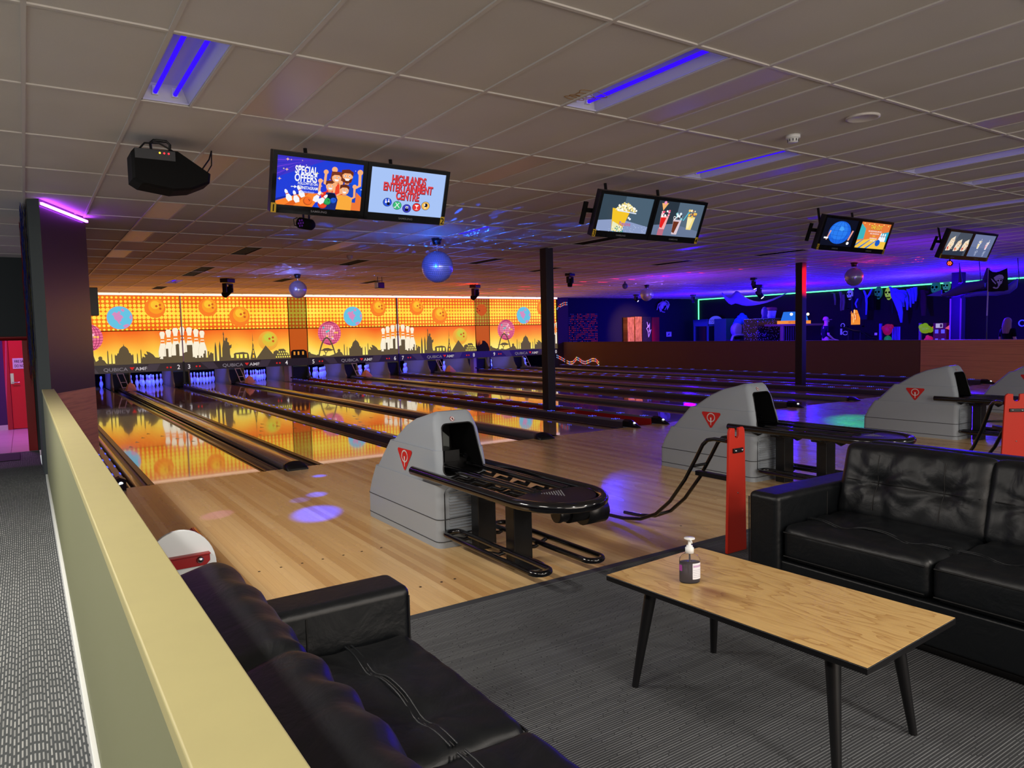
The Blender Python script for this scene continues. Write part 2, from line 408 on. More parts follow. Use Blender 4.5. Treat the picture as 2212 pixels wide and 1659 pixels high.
# corridor behind the doorway
YB = 11.4
x0d = at(9, 800, Y=YB).x
cb = MB().box(-6, YB, -.41, -1.87, YB+.1, HC, mat('purple_wall', (66, 40, 90), .7)); cb.box(-1.9, 7.4, -.41, -1.87, YB, HC, M['navy'])
struct(cb, 'wall_corridor')
struct(MB().box(-6, YB-.015, -.41, x0d, YB, -.30, M['white_trim']), 'baseboard_corridor')
dr = thing('door_1', 'red fire door with lever handle and grey notice, at the end of the left walkway', 'door', (-2.2, YB, -.405)); dr['kind'] = 'structure'
x0d = at(9, 800, Y=YB).x
pan = MB().box(x0d+.1, YB-.04, -.395, x0d+1.0, YB, at(30, 735, Y=YB).z, mat('red_door_paint', (206, 32, 40), .45)).build('door_panel', dr, world=True, bevel=.004)
fz = at(30, 732, Y=YB).z
MB().box(x0d, YB-.06, -.405, x0d+.095, YB+.01, fz, mat('door_frame_paint', (170, 26, 40), .45)).box(x0d, YB-.06, fz, x0d+1.1, YB+.01, fz+.06, pl((170, 26, 40), .45)).build('door_frame', dr, world=True, bevel=.004)
hx, hz = at(27, 825, Y=YB).x, at(27, 826, Y=YB).z
hb = MB().box(hx-.03, YB-.05, hz-.03, hx+.03, YB-.04, hz+.2, M['steel']).tube([(hx, YB-.05, hz), (hx, YB-.1, hz), (hx+.13, YB-.1, hz)], .012, M['chrome'], 8)
hb.build('lever_handle', dr, world=True)
sg = MB(); a = at(28, 797, Y=YB-.045); sg.box(a.x, YB-.05, a.z, a.x+.42, YB-.041, a.z+.235, M['white_board'])
pc = Pic(sg, (a.x, YB-.052, a.z), (1, 0, 0), (0, 0, 1))
pc.text('FIRE SAFETY DOOR', .03, .135, .085, pl((30, 20, 40)), .012, 'LEFT', .62).text('DO NOT OBSTRUCT', .03, .035, .085, pl((30, 20, 40)), .012, 'LEFT', .62)
sg.build('notice', dr, world=True)
tag(MB().box(at(2, 985, Z=-.41).x-.6, 6.05, -.409, at(44, 980, Z=-.41).x, 6.95, -.396, mat('mat_rubber', (58, 50, 66), .9)).build('door_mat', bevel=.004), 'dark grey door mat on the walkway in front of the tiled doorway', 'mat')

# right half wall, arcade room shell
struct(MB().box(XW, 1.73, -.1, XW+.12, 17.0, 1.03, M['brown_wall']), 'wall_right_low')
MBc = MB().box(XW-.01, 1.73, 1.03, XW+.13, 17.0, 1.055, M['brown_wall']); struct(MBc, 'trim_3', bevel=.004)
struct(MB().box(XW-.03, -14, -.1, XW+.12, 1.73, 1.055, M['wood_panel']), 'wall_right_wood', bevel=.004)
YA, XA = 17.2, 26.2
struct(MB().box(17.68, YA, -.1, XA+.2, YA+.15, HC, M['navy']), 'wall_back')
struct(MB().box(XA, -6, -.1, XA+.2, YA, HC, M['dark_wall']), 'wall_right')
struct(MB().box(17.1, 16.95, -.1, 17.68, 17.6, HC, mat('pilaster_paint', (52, 34, 38), .7)), 'wall_pilaster')
struct(MB().box(-1.87, 20.2, -.2, 17.68, 20.4, HC, M['pit']), 'wall_pit')
struct(MB().box(17.15, 17.6, -.2, 17.3, 20.2, HC, M['pit']), 'wall_pit_side')

# --------------------------------------------------------------- ceiling
GX, GY = -1.4138, -4.2358
FIX = {(0, 0): 'uv', (4, -1): 'uv', (8, 0): 'uv', (11, -1): 'uv', (13, -1): 'uv', (16, 0): 'uv', (8, 4): 'uv', (4, 13): 'uv'}
DARK = [(4, 7), (8, 8), (12, 7), (4, 10), (4, 15), (8, 12), (12, 12), (19, 6), (20, 4), (16, 8), (12, 4)]
PANEL = [(1, 0), (1, 2), (1, 4), (1, 6), (1, 8), (5, -1), (5, 1), (5, 3), (9, 0), (9, 2), (9, -2), (14, 1), (14, -1), (14, 3), (16, 4), (6, 6), (20, 7)]
VENT = [(4, 11)]
ct = MB(); holes = {k: 0 for k in list(FIX)+DARK+VENT}
I0, I1, J0, J1 = -8, 47, -8, 18
for i in range(I0, I1):
    for j in range(J0, J1):
        x0, y0 = GX+.6*i, GY+1.2*j
        if (i, j) in holes: x0 += .3
        w = .3 if (i, j) in holes else .6
        ct.add([(x0, y0, HC), (x0, y0+1.2, HC), (x0+w, y0+1.2, HC), (x0+w, y0, HC)], [(0, 1, 2, 3)], M['tile'])
ceil = struct(ct, 'ceiling')
gb = MB()
for i in range(I0, I1+1): x = GX+.6*i; gb.box(x-.011, GY+1.2*J0, HC-.010, x+.011, GY+1.2*J1, HC-.0005, M['tbar'])
gb.build('ceiling_bars', ceil)
g2 = MB()
for j in range(J0, J1+1): y = GY+1.2*j; g2.box(GX+.6*I0, y-.011, HC-.0095, GX+.6*I1, y+.011, HC-.0006, M['tbar'])
g2.build('cross_bars', ceil)
g3 = MB()
for (i, j) in list(holes)+PANEL: x = GX+.6*i+.3; y = GY+1.2*j; g3.box(x-.008, y, HC-.009, x+.008, y+1.2, HC-.0007, M['tbar'])
g3.build('half_bars', ceil)
pm = MB()
for (i, j) in PANEL: x = GX+.6*i; y = GY+1.2*j; pm.box(x+.011, y+.011, HC-.006, x+.292, y+1.189, HC-.002, M['tpanel'])
pm.build('smooth_panels', ceil)
# troffers
sm = MB(); q = at(1243, 211, Z=HC-.001); rg = random.Random(2)
for k in range(3): sm.tube([(q.x+.02*k+(.07+.02*k)*math.cos(a)*(1+.25*math.sin(3*a+k)), q.y-.05*k+(.035+.012*k)*math.sin(a), HC-.001) for a in [2*PI*i/28 for i in range(28)]], .0022, pl((150, 110, 60), .9), 4, closed=True)
sm.build('water_stain', ceil)
UVL = ['open ceiling light with two blue tubes, left of the twin screens, above the camera', 'twin-tube blue ceiling light at the top right, with a brown stain at its end',
       'narrow blue ceiling light just below the smoke detector, above the popcorn screens', 'blue ceiling light at the right edge, nearest the round white ceiling disc',
       'blue ceiling strip light at the right edge, above the screens with the sandwiches', 'thin blue ceiling light at the right edge, right of the screens showing a blue globe',
       'blue-lit ceiling light just behind the big blue mirror ball', 'faint blue ceiling light near the far lit mural, left of the black moving head']
def troffer(i, j, label, lit=True):
    x, y = GX+.6*i, GY+1.2*j
    t = thing('ceiling_light' if lit else 'ceiling_vent', label, 'ceiling light' if lit else 'ceiling vent', (x+.15, y+.6, HC), 0, 'blue tube lights in the ceiling' if lit else 'dark openings in the ceiling')
    h = MB(); wm = M['tin'] if lit else M['black_matt']; x0, x1, y0, y1, z = -.137, .141, -.588, .588, .10
    V = [(x0, y0, 0), (x1, y0, 0), (x1, y1, 0), (x0, y1, 0), (x0+.05, y0+.04, z), (x1-.05, y0+.04, z), (x1-.05, y1-.04, z), (x0+.05, y1-.04, z)]
    h.add(V, [(4, 5, 6, 7), (0, 4, 7, 3), (1, 2, 6, 5), (0, 1, 5, 4), (3, 7, 6, 2)], wm)
    h.box(x0-.013, y0-.012, -.004, x0+.006, y1+.012, .004, wm).box(x1-.006, y0-.012, -.004, x1+.009, y1+.012, .004, wm)
    h.box(x0, y0-.012, -.004, x1, y0+.02, .006, wm).box(x0, y1-.02, -.004, x1, y1+.012, .006, wm)
    h.build('housing', t)
    if lit:
        for xx in (-.06, .055):
            MB().tube([(xx, -.55, .045), (xx, .55, .045)], .013, em((52, 10, 255), 1.1), 10).build('tube', t)
            for yy in (-.568, .568): MB().box(xx-.018, yy-.018, .03, xx+.018, yy+.018, .085, M['white']).build('socket', t)
    else:
        b = MB()
        for k in range(12): b.box(-.13, -.55+k*.1-.004, .0, .135, -.55+k*.1+.004, .03, M['black'])
        b.build('grille', t)
for n, ((i, j), _) in enumerate(FIX.items()): troffer(i, j, UVL[n])
VL = ['dark ceiling opening right of the left-hand smooth panels, below the first screens', 'dark ceiling opening between the two mirror balls, under a small smoke detector', 'dark ceiling opening just right of the big blue mirror ball',
      'small dark ceiling opening left of the black moving head', 'small dark ceiling opening nearest the left end of the mural', 'dark ceiling opening left of the small silver mirror ball', 'thin dark ceiling opening above the red-lit moving head',
      'thin dark ceiling opening above the violet mirror ball', 'thin dark ceiling opening below the popcorn screens', 'thin dark ceiling opening right of the slim pillar top', 'dark ceiling opening beside the top of the near slim pillar']
for (i, j), lb in zip(DARK, VL): troffer(i, j, lb, False)
for (i, j) in VENT: troffer(i, j, 'long black grille in the ceiling left of the far blue light', False)

# --------------------------------------------------------- lanes and rails
def gutter_mb(x0, x1):
    b = MB(); n = 9; pr = []
    for k in range(n):
        t = PI*k/(n-1); pr.append(((x0+x1)/2-math.cos(t)*(x1-x0-.05)/2, -.012-.075*math.sin(t)))
    pr = [(x0, -.012)]+pr+[(x1, -.012)]; pr2 = [(u, v-.012) for u, v in pr][::-1]
    b.prism(pr+pr2, (0, .0, 0), (1, 0, 0), (0, 0, 1), (0, 17.2, 0), M['gutter'], True)
    return b
lane_bed = None
for n, x in enumerate(LANES):
    lb = ['plank bowling lane nearest the left half wall, ending at pins beside the tall column', 'bowling lane ending under the number 2', 'bowling lane ending under the number 3', 'bowling lane ending under the number 4, left of the near slim pillar',
          'bowling lane ending under the number 5, right of the first red trough', 'bowling lane ending under the number 6', 'bowling lane ending under the number 7', 'bowling lane ending under the number 8', 'bowling lane ending under the number 9, right of the far red trough', 'bowling lane farthest to the right, along the brown half wall'][n]
    if n == 0:
        L0 = thing('bowling_lane', lb, 'bowling lane', (x, 0, 0), 0, 'bowling lanes')
        MB().box(-HALF, .004, -.06, HALF, 19.6, 0, M['lane']).build('lane_bed', L0)
        dk = MB()
        for q in range(-3, 4):   # arrows
            yy = 4.6-abs(q)*.12*4; dk.add([(q*.135-.03, yy, .0008), (q*.135+.03, yy, .0008), (q*.135, yy+.15, .0008)], [(0, 1, 2)], pl((90, 50, 30), .2))
        dk.build('arrows', L0)
        gutter_mb(-HALF-.235, -HALF).build('gutter', L0); gutter_mb(HALF, HALF+.235).build('gutter', L0)
        tb = MB()
        for s in (-1, 1): tb.box(s*HALF-(.04 if s < 0 else 0), .01, -.02, s*HALF+(0 if s < 0 else .04), 17.2, -.003, M['trim_black']).box(s*(HALF+.05)-.012, .01, -.02, s*(HALF+.05)+.012, 17.2, .004, M['trim_black'])
        tb.build('edge_strip', L0)
    else: dup(L0, (x, 0, 0), 0, lb)
# covers over the return track in the middle of each pair
CL = ['rounded plastic cover running between lanes 1 and 2', 'rounded plastic cover running between lanes 3 and 4', 'rounded plastic cover running between lanes 5 and 6', 'rounded plastic cover running between lanes 7 and 8', 'rounded plastic cover running between lanes 9 and 10']
for n, x in enumerate(UNIT):
    lb = CL[n]+', behind a grey ball return' if n < 3 else CL[n]+', far right of the hall'
    if n == 0:
        T0 = thing('track_cover', lb, 'lane divider', (x, 0, 0), 0, 'covers between the lanes of a pair')
        P = [(-.113, -.03), (-.113, .045), (-.10, .062), (-.055, .078), (0, .083), (.055, .078), (.10, .062), (.113, .045), (.113, -.03)]
        MB().prism(P, (0, -.03, 0), (1, 0, 0), (0, 0, 1), (0, 17.2, 0), M['cover'], True).build('cover', T0)
        e = MB(); Q = [(u*1.04, v*1.06) for u, v in P]
        e.loft([[Vector((u, -.03, v)) for u, v in Q], [Vector((u, -.07, v)) for u, v in Q], [Vector((u*1.0, -.19, v*.25 if v > 0 else v*.0)) for u, v in Q]], M['black'])
        e.build('end_cap', T0, weld=True)
    else: dup(T0, (x, 0, 0), 0, lb)
# bumper rails
LEDM = em((60, 80, 255), 2.5)
def rail(x, label, red=None, w=.10, y1=16.8):
    t = thing('bumper_rail', label, 'bumper rail', (x, 0, 0), 0, 'bumper rails between lane pairs')
    h = w/2
    MB().prism([(-h, -.05), (-h, .075), (-h+.02, .098), (h-.02, .098), (h, .075), (h, -.05)], (0, .12, 0), (1, 0, 0), (0, 0, 1), (0, y1-.12, 0), M['rail_top'], False).build('rail', t, bevel=.006)
    sd = MB().box(-h-.004, .12, -.05, -h, y1, .066, M['rail_side']).box(h, .12, -.05, h+.004, y1, .066, M['rail_side']); sd.build('side_strip', t)
    e = MB(); Q = [(-h*1.1, 0), (-h*1.1, .085), (0, .112), (h*1.1, .085), (h*1.1, 0)]
    e.loft([[Vector((u, .13, v)) for u, v in Q], [Vector((u, -.0, v)) for u, v in Q], [Vector((u*.6, -.18, v*.12)) for u, v in Q]], M['black'], smooth=False); e.build('end_cap', t)
    MB().ball((0, -.075, .06), .022, em((240, 245, 255), 1.2), 10, 8).build('end_light', t)
    l = MB(); y = .35
    while y < y1:
        for d in (-.045, 0, .045):
            for s in (-1, 1): l.box(s*(h-.014)-.005, y+d-.007, .096, s*(h-.014)+.005, y+d+.007, .1005, LEDM)
        y += .56
    l.build('light_strip', t)
    return t
gaps = [((LANES[k]+LANES[k+1])/2, k) for k in (1, 3, 5, 7)]
rail(gaps[0][0], 'single bumper rail with blue lights between lanes 2 and 3', w=.12)
rail(gaps[1][0]-.305, 'bumper rail with blue lights, left edge of the red trough by the near slim pillar')
rail(gaps[1][0]+.305, 'bumper rail with blue lights, right edge of the red trough by the near slim pillar')
rail(gaps[2][0], 'single bumper rail with blue lights between lanes 6 and 7', w=.09)
rail(gaps[3][0]-.305, 'bumper rail with blue lights, left edge of the red trough by the red-lit pillar')
rail(gaps[3][0]+.305, 'bumper rail with blue lights, right edge of the red trough by the red-lit pillar')
rail(LANES[9]+HALF+.31, 'bumper rail with blue lights along the foot of the brown half wall')
rail(LANES[0]-HALF-.31, 'bumper rail end with blue lights beside the left half wall and column', y1=16.5)
PX = [(gaps[1][0]-.03, 2.45), (gaps[3][0]-.03, 2.45)]
for (x, y), nm in zip(PX, ('near', 'red-lit')):
    t = thing('red_trough', 'red trough between two bumper rails, around the foot of the %s slim pillar' % nm, 'trough', (x+.03, 0, 0), 0, 'red troughs between lanes')
    MB().box(-.24, .1, -.06, .24, 16.8, -.03, M['trough']).build('trough_floor', t)
    b = MB().box(-.24, .12, -.03, -.228, 16.8, .07, M['trough']).box(.228, .12, -.03, .24, 16.8, .07, M['trough']); b.build('trough_side', t)
    MB().box(-.227, 1.98, -.03, .227, 2.0, .085, M['trough']).build('end_board', t, bevel=.003)
    p = thing('pillar', ['slim dark square pillar standing between lanes 4 and 5', 'slim dark square pillar lit red on one side, between lanes 8 and 9'][nm != 'near'], 'pillar', (x, y, -.03), 0, 'slim pillars along the lanes')
    MB().box(-.083, -.092, 0, .083, .092, HC+.03-.002, mat('pillar_paint_'+nm.replace('-', '_'), (36, 28, 32), .5)).build('shaft', p, bevel=.006)
    MB().box(-.10, -.11, 0, .10, .11, .045, M['black']).build('foot', p, bevel=.004)
# ------------------------------------------------- backlit mural over the pins
YM, ZB, ZV, ZS, ZT = 17.0, .535, .785, 1.82, 2.90
def dots_tex(t, b):
    x, y, z = t.pos()
    p = .122; r = t.m('FLOOR', t.m('DIVIDE', t.m('SUBTRACT', z, ZS-.02), p))
    fx = t.m('SUBTRACT', t.m('FRACT', t.m('DIVIDE', x, p)), .5)
    fz = t.m('SUBTRACT', t.m('FRACT', t.m('DIVIDE', t.m('SUBTRACT', z, ZS-.02), p)), .5)
    d = t.m('SQRT', t.m('ADD', t.m('MULTIPLY', fx, fx), t.m('MULTIPLY', fz, fz)))
    row = t.m('ABSOLUTE', t.m('SUBTRACT', t.m('ADD', r, .5), 4.6)); rad = t.m('SUBTRACT', .53, t.m('MULTIPLY', row, .066))
    on = t.m('LESS_THAN', d, rad)
    n = t.noise(t.xyz(x, z), .9, 2)
    base = t.ramp(n, [(.3, (238, 92, 26)), (.7, (250, 128, 34))]); yel = t.ramp(n, [(.3, (255, 206, 48)), (.65, (255, 240, 84))])
    c = t.mix(on, base, yel); t.l.new(c, b.inputs['Emission Color']); b.inputs['Emission Strength'].default_value = MASK_E
MASK_E = 1.0
M['dots'] = mat('dotted_backlit_print', (10, 8, 6), .5, spec=.1, tex=dots_tex)
def dots_dim(t, b): dots_tex(t, b); b.inputs['Emission Strength'].default_value = .42
M['dots_dim'] = mat('dotted_print_dim', (30, 10, 6), .5, spec=.1, tex=dots_dim)  # same dotted print at a weaker emission
def glow_tex(t, b):
    x, y, z = t.pos(); n = t.noise(t.xyz(t.m('MULTIPLY', x, .8), t.m('MULTIPLY', z, .35)), 1.1, 1)
    f = t.m('ADD', t.m('DIVIDE', t.m('SUBTRACT', ZS, z), 1.03), t.m('MULTIPLY', t.m('SUBTRACT', n, .5), .75))
    c = t.ramp(f, [(0, (246, 98, 32)), (.3, (252, 150, 50)), (.62, (255, 206, 74)), (1, (255, 244, 130))])
    t.l.new(c, b.inputs['Emission Color']); b.inputs['Emission Strength'].default_value = MASK_E
M['glow'] = mat('sunset_backlit_print', (10, 8, 6), .5, spec=.1, tex=glow_tex)
SIL = em((104, 88, 64), .85); SILD = em((18, 12, 12), 1); CREAM = em((252, 240, 214)); CREAM2 = em((214, 198, 168)); ORA = em((250, 128, 40)); ORB = em((252, 160, 40)); ORC = em((253, 196, 52)); HOLE = em((206, 92, 34))
YEL = em((255, 238, 96)); BLU = em((104, 196, 226)); BLU2 = em((84, 168, 208)); PNK = em((214, 140, 190)); DPK = em((240, 110, 150)); DPK2 = em((246, 150, 178)); DLN = em((150, 40, 80))
def ballpic(p, u, v, r, lower=False):
    a = [ORA, ORB, ORC] if not lower else [em((240, 170, 60)), em((226, 190, 60)), em((206, 206, 70))]
    p.circ(u, v, r, a[0]).circ(u+r*.12, v+r*.16, r*.74, a[1]).circ(u+r*.02, v+r*.34, r*.42, a[2])
    for du, dv in ((.14, .22), (.48, .34), (.5, -.04)): p.circ(u+r*du, v+r*dv, r*.12, HOLE, 12)
def globepic(p, u, v, r):
    p.circ(u, v, r*1.03, PNK).circ(u, v, r, BLU)
    NA = [(-.62, .3), (-.4, .52), (-.2, .42), (-.05, .6), (.1, .5), (.02, .3), (.18, .22), (.3, .02), (.14, -.06), (.1, -.3), (-.05, -.34), (.0, -.5), (.12, -.62), (-.06, -.56), (-.2, -.3), (-.42, -.1), (-.46, .16)]
    p.poly([(u+a*r, v+b*r) for a, b in NA], PNK); p.poly([(u+a*r, v+b*r) for a, b in [(.2, -.72), (.42, -.58), (.72, -.56), (.6, -.76), (.38, -.9)]], PNK)
    p.poly([(u+a*r, v+b*r) for a, b in [(.1, .66), (.3, .5), (.42, .66), (.24, .84)]], PNK); p.poly([(u+a*r, v+b*r) for a, b in [(.86, .3), (.95, .1), (.9, -.2), (.74, .0)]], PNK)
def discopic(p, u, v, r):
    p.circ(u, v, r, DPK); p.circ(u-.1*r, v+.15*r, r*.6, DPK2)
    for k in range(-4, 5):
        h = k*.2; w = math.sqrt(1-h*h); p.line([(u-w*r, v+h*r), (u, v+h*r-.06*r), (u+w*r, v+h*r)], .014, DLN, same=k > -4)
    for k in range(-4, 5):
        a = k*.2; p.line([(u+a*r*math.sqrt(max(0, 1-q*q)), v+q*r) for q in [i/6 for i in range(-6, 7)]], .014, DLN, same=True)
    rg = random.Random(3)
    for c in (em((90, 190, 190)), em((255, 190, 90)), em((255, 190, 210))):
        for _ in range(4): a, b = rg.uniform(-.6, .6), rg.uniform(-.6, .6); p.rect(u+a*r, v+b*r, u+(a+.15)*r, v+(b+.15)*r, c)
def pinpic(p, u, z0, z1, clip=None):
    h = z1-z0; pr = [(.045, 1.0), (.075, .95), (.078, .9), (.055, .8), (.05, .7), (.06, .6), (.1, .45), (.132, .3), (.13, .18), (.1, .0)]
    def o(s): 
        P = [(u-r*h*1.05, z0+t*h) for r, t in s]+[(u+r*h*1.05, z0+t*h) for r, t in s][::-1]
        return [(min(max(a, clip[0]), clip[1]), b) for a, b in P] if clip else P
    p.poly(o([(r*1.08, t) for r, t in pr]), CREAM2); p.poly(o(pr), CREAM)
    for t in (.6, .7): p.poly(o([(.055, t+.04), (.06, t-.02)]), ORA)
A_SK = [(0, .77), (0, .98), (.05, 1.0), (.1, .93), (.2, .9), (.3, .87), (.34, .9), (.42, .84), (.5, .84), (.56, .88), (.62, .84), (.75, .83), (.9, .87), (.98, .9), (1.04, .93), (1.07, .96), (1.06, 1.02), (1.09, 1.06), (1.14, 1.06), (1.17, 1.02), (1.16, .97), (1.22, .93), (1.27, .84), (1.30, .83),
        (1.305, 1.19), (1.318, 1.25), (1.331, 1.19), (1.336, .83), (1.405, .83), (1.41, 1.1), (1.42, 1.15), (1.43, 1.1), (1.435, .83), (1.5, .83), (1.5, 1.07), (1.515, 1.12), (1.53, 1.07), (1.56, 1.08), (1.58, 1.14), (1.61, 1.14), (1.62, 1.2), (1.65, 1.28), (1.70, 1.33), (1.745, 1.36), (1.757, 1.43), (1.77, 1.36), (1.81, 1.33), (1.86, 1.28), (1.89, 1.2), (1.90, 1.14), (1.93, 1.14), (1.95, 1.08), (1.98, 1.07), (1.995, 1.12), (2.01, 1.07), (2.01, .82),
        (2.10, .82), (2.105, 1.08), (2.117, 1.14), (2.13, 1.08), (2.135, .82), (2.205, .82), (2.21, 1.2), (2.222, 1.26), (2.235, 1.2), (2.24, .95), (2.26, 1.02), (2.34, .99), (2.30, 1.11), (2.4, 1.07), (2.37, 1.18), (2.47, 1.14), (2.56, 1.07), (2.62, .98), (2.72, .97), (2.78, 1.0), (2.74, .93), (2.84, .92), (2.84, 1.0), (2.93, 1.0), (2.93, 1.24), (3.0, 1.24), (3.0, .98), (3.08, .98), (3.08, 1.02), (3.22, 1.02), (3.22, 1.36), (3.3, 1.39), (3.32, 1.36), (3.32, 1.0), (3.42, 1.0), (3.42, .77)]
B_SK = [(0, .77), (0, 1.08), (.1, 1.12), (.13, 1.12), (.13, 1.34), (.29, 1.34), (.29, .95), (.36, .95), (.36, .92), (.42, .92), (.42, 1.0), (.47, 1.0), (.47, .92), (.53, .92), (.53, .98), (.57, .98), (.57, .93), (.61, .93), (.61, 1.05), (.65, 1.05), (.65, 1.15), (.69, 1.15), (.69, .92), (.75, .92), (.75, 1.12), (.79, 1.12), (.79, .98), (.83, 1.08), (.87, 1.08), (.87, 1.05), (.92, 1.05), (.92, .8),
        (.955, .8), (.965, 1.25), (.985, 1.38), (.992, 1.42), (1.0, 1.38), (1.02, 1.25), (1.03, .8), (1.09, .8), (1.1, 1.28), (1.12, 1.4), (1.128, 1.45), (1.136, 1.4), (1.155, 1.28), (1.16, .92), (1.19, .92), (1.2, 1.2), (1.235, 1.4), (1.25, 1.62), (1.235, 1.66), (1.255, 1.76), (1.275, 1.66), (1.27, 1.6), (1.28, 1.46), (1.30, 1.44), (1.31, 1.5), (1.29, 1.55), (1.32, 1.52), (1.34, 1.57), (1.36, 1.52), (1.39, 1.54), (1.37, 1.48), (1.37, 1.42), (1.42, 1.38), (1.42, 1.3), (1.46, 1.3), (1.5, 1.33), (1.49, 1.22), (1.44, 1.18), (1.44, 1.0), (1.47, .88), (1.55, .88),
        (1.56, .95), (1.55, 1.0), (1.6, 1.04), (1.85, 1.06), (2.0, 1.03), (2.03, .98), (2.05, .84), (2.07, .8), (2.1, .92), (2.15, 1.12), (2.175, 1.45), (2.183, 1.7), (2.191, 1.45), (2.215, 1.12), (2.26, .92), (2.28, .83), (2.6, 1.26), (2.84, .96), (2.86, 1.04), (2.95, 1.09), (3.02, 1.06), (3.03, 1.12), (3.2, 1.13), (3.26, 1.08), (3.3, 1.0), (3.42, .94), (3.42, .77)]
NUMC = em((232, 224, 226), .9); REDD = em((214, 40, 40), .9); LOGO = em((150, 140, 150), .8); LOGO2 = em((196, 186, 192), .85)
VAL = mat('valance_panel', (30, 22, 30), .3, emit=(34, 24, 32), es=.7); VAL2 = mat('valance_flash', (50, 40, 52), .3, emit=(56, 46, 58), es=.7)
def mask_unit(x0, kind, nums, label, w):
    t = thing('backlit_mural', label, 'mural', (x0, YM, ZB), 0, 'backlit mural panels above the pins')
    up = MB(); up.box(0, 0, ZS+.006-ZB, w, .05, ZT-ZB, M['pit']); p = Pic(up, (0, -.002, -ZB), (1, 0, 0), (0, 0, 1), dl=.0007)
    p.rect(.015, ZS+.012, w-.015, ZT, M['dots'])
    lo = MB(); lo.box(0, 0, ZV-ZB, w, .05, ZS-.006-ZB, M['pit']); q = Pic(lo, (0, -.002, -ZB), (1, 0, 0), (0, 0, 1), dl=.0007)
    q.rect(.015, ZV, w-.015, ZS-.012, M['glow'])
    if kind == 'A':
        ballpic(p, 2.69, 2.51, .30); globepic(p, 1.70, 2.22, .345)
        arc = [(.38+.6*k/24, 1.47-.62*((k-12)/12)**2) for k in range(25)]
        q.l = 17; discopic(q, .80, 1.63, .42)
        for k, (pu, zz) in enumerate(((2.85, 1.78), (3.03, 1.84), (3.23, 1.89), (3.44, 1.92))): pinpic(q, pu, .9, zz, (2.5, w-.016))
        q.poly(A_SK, SIL); q.line(arc, .05, SIL)
        q.poly([(.36, 1.03), (.5, 1.05), (.58, 1.1), (.72, 1.11), (.86, 1.06), (.95, 1.04), (.8, 1.0), (.6, 1.01), (.45, 1.02)], SIL).line([(.62, .84), (.63, .93), (.56, 1.02)], .03, SIL).line([(.63, .92), (.72, 1.02)], .025, SIL)
    else:
        ballpic(p, .83, 2.54, .29); ballpic(p, 1.80, 2.24, .33); ballpic(q, 2.70, 1.41, .33, True)
        q.l = max(q.l, 21)
        for pu, zz in ((0.0, 1.92), (.22, 1.9), (.42, 1.84), (.60, 1.79)): pinpic(q, pu, .9, zz, (.016, 1.2))
        q.poly(B_SK, SIL)
        for a in (1.64, 1.76, 1.9): q.poly([(a, .86), (a+.07, .86), (a+.08, .99), (a-.01, .99)], YEL)
        for k in range(3):
            for a in range(7-k): q.rect(2.93+a*.075+k*.05, .83+k*.085, 2.965+a*.075+k*.05, .88+k*.085, YEL)
        for k in range(4): q.poly([(2.15+.012*k, .86+.15*k), (2.215-.012*k, .86+.15*k), (2.205-.012*k, .96+.15*k), (2.16+.012*k, .96+.15*k)], ORC)
    up.build('upper_panel', t); lo.build('lower_panel', t)
    v = MB(); v.box(0, -.06, 0, w, .05, ZV+.004-ZB, VAL); r = Pic(v, (0, -.062, 0), (1, 0, 0), (0, 0, 1), dl=.0007)
    r.poly([(.5, .24), (.9, .24), (1.05, .02), (.75, .02)], VAL2).poly([(2.75, .24), (2.42, .24), (2.3, .02), (2.62, .02)], VAL2)
    r.text('QUBICA', 1.50, .062, .145, LOGO, .0, sx=1.22).poly([(1.88, .165), (2.02, .165), (1.95, .075)], REDD).text('AMF', 2.2, .062, .145, LOGO2, .012, sx=1.2)
    if nums[0]: r.text(str(nums[0]), .16, .05, .2, NUMC, .008, sx=.9).circ(.38, .115, .028, REDD, 12).circ(.48, .115, .028, REDD, 12)
    if nums[1]: r.text(str(nums[1]), w-.15, .05, .2, NUMC, .008, sx=.9).circ(w-.38, .115, .028, REDD, 12).circ(w-.48, .115, .028, REDD, 12)
    v.build('number_band', t)
    return t
W_ = 3.42
mask_unit(-1.33, 'A', (1, 2), 'backlit mural with a blue globe above lanes 1 and 2, beside the tall column', W_)
mask_unit(2.09, 'B', (3, 4), 'backlit mural with statue and pyramid silhouettes above lanes 3 and 4', W_)
mask_unit(6.14, 'A', (5, 6), 'backlit mural with globe and arch silhouette above lanes 5 and 6', W_)
mask_unit(9.57, 'B', (7, 8), 'backlit mural with statue and pyramid silhouettes above lanes 7 and 8', W_)
mask_unit(13.65, 'A', (9, 10), 'backlit mural partly behind the near slim pillar, above lanes 9 and 10', W_)
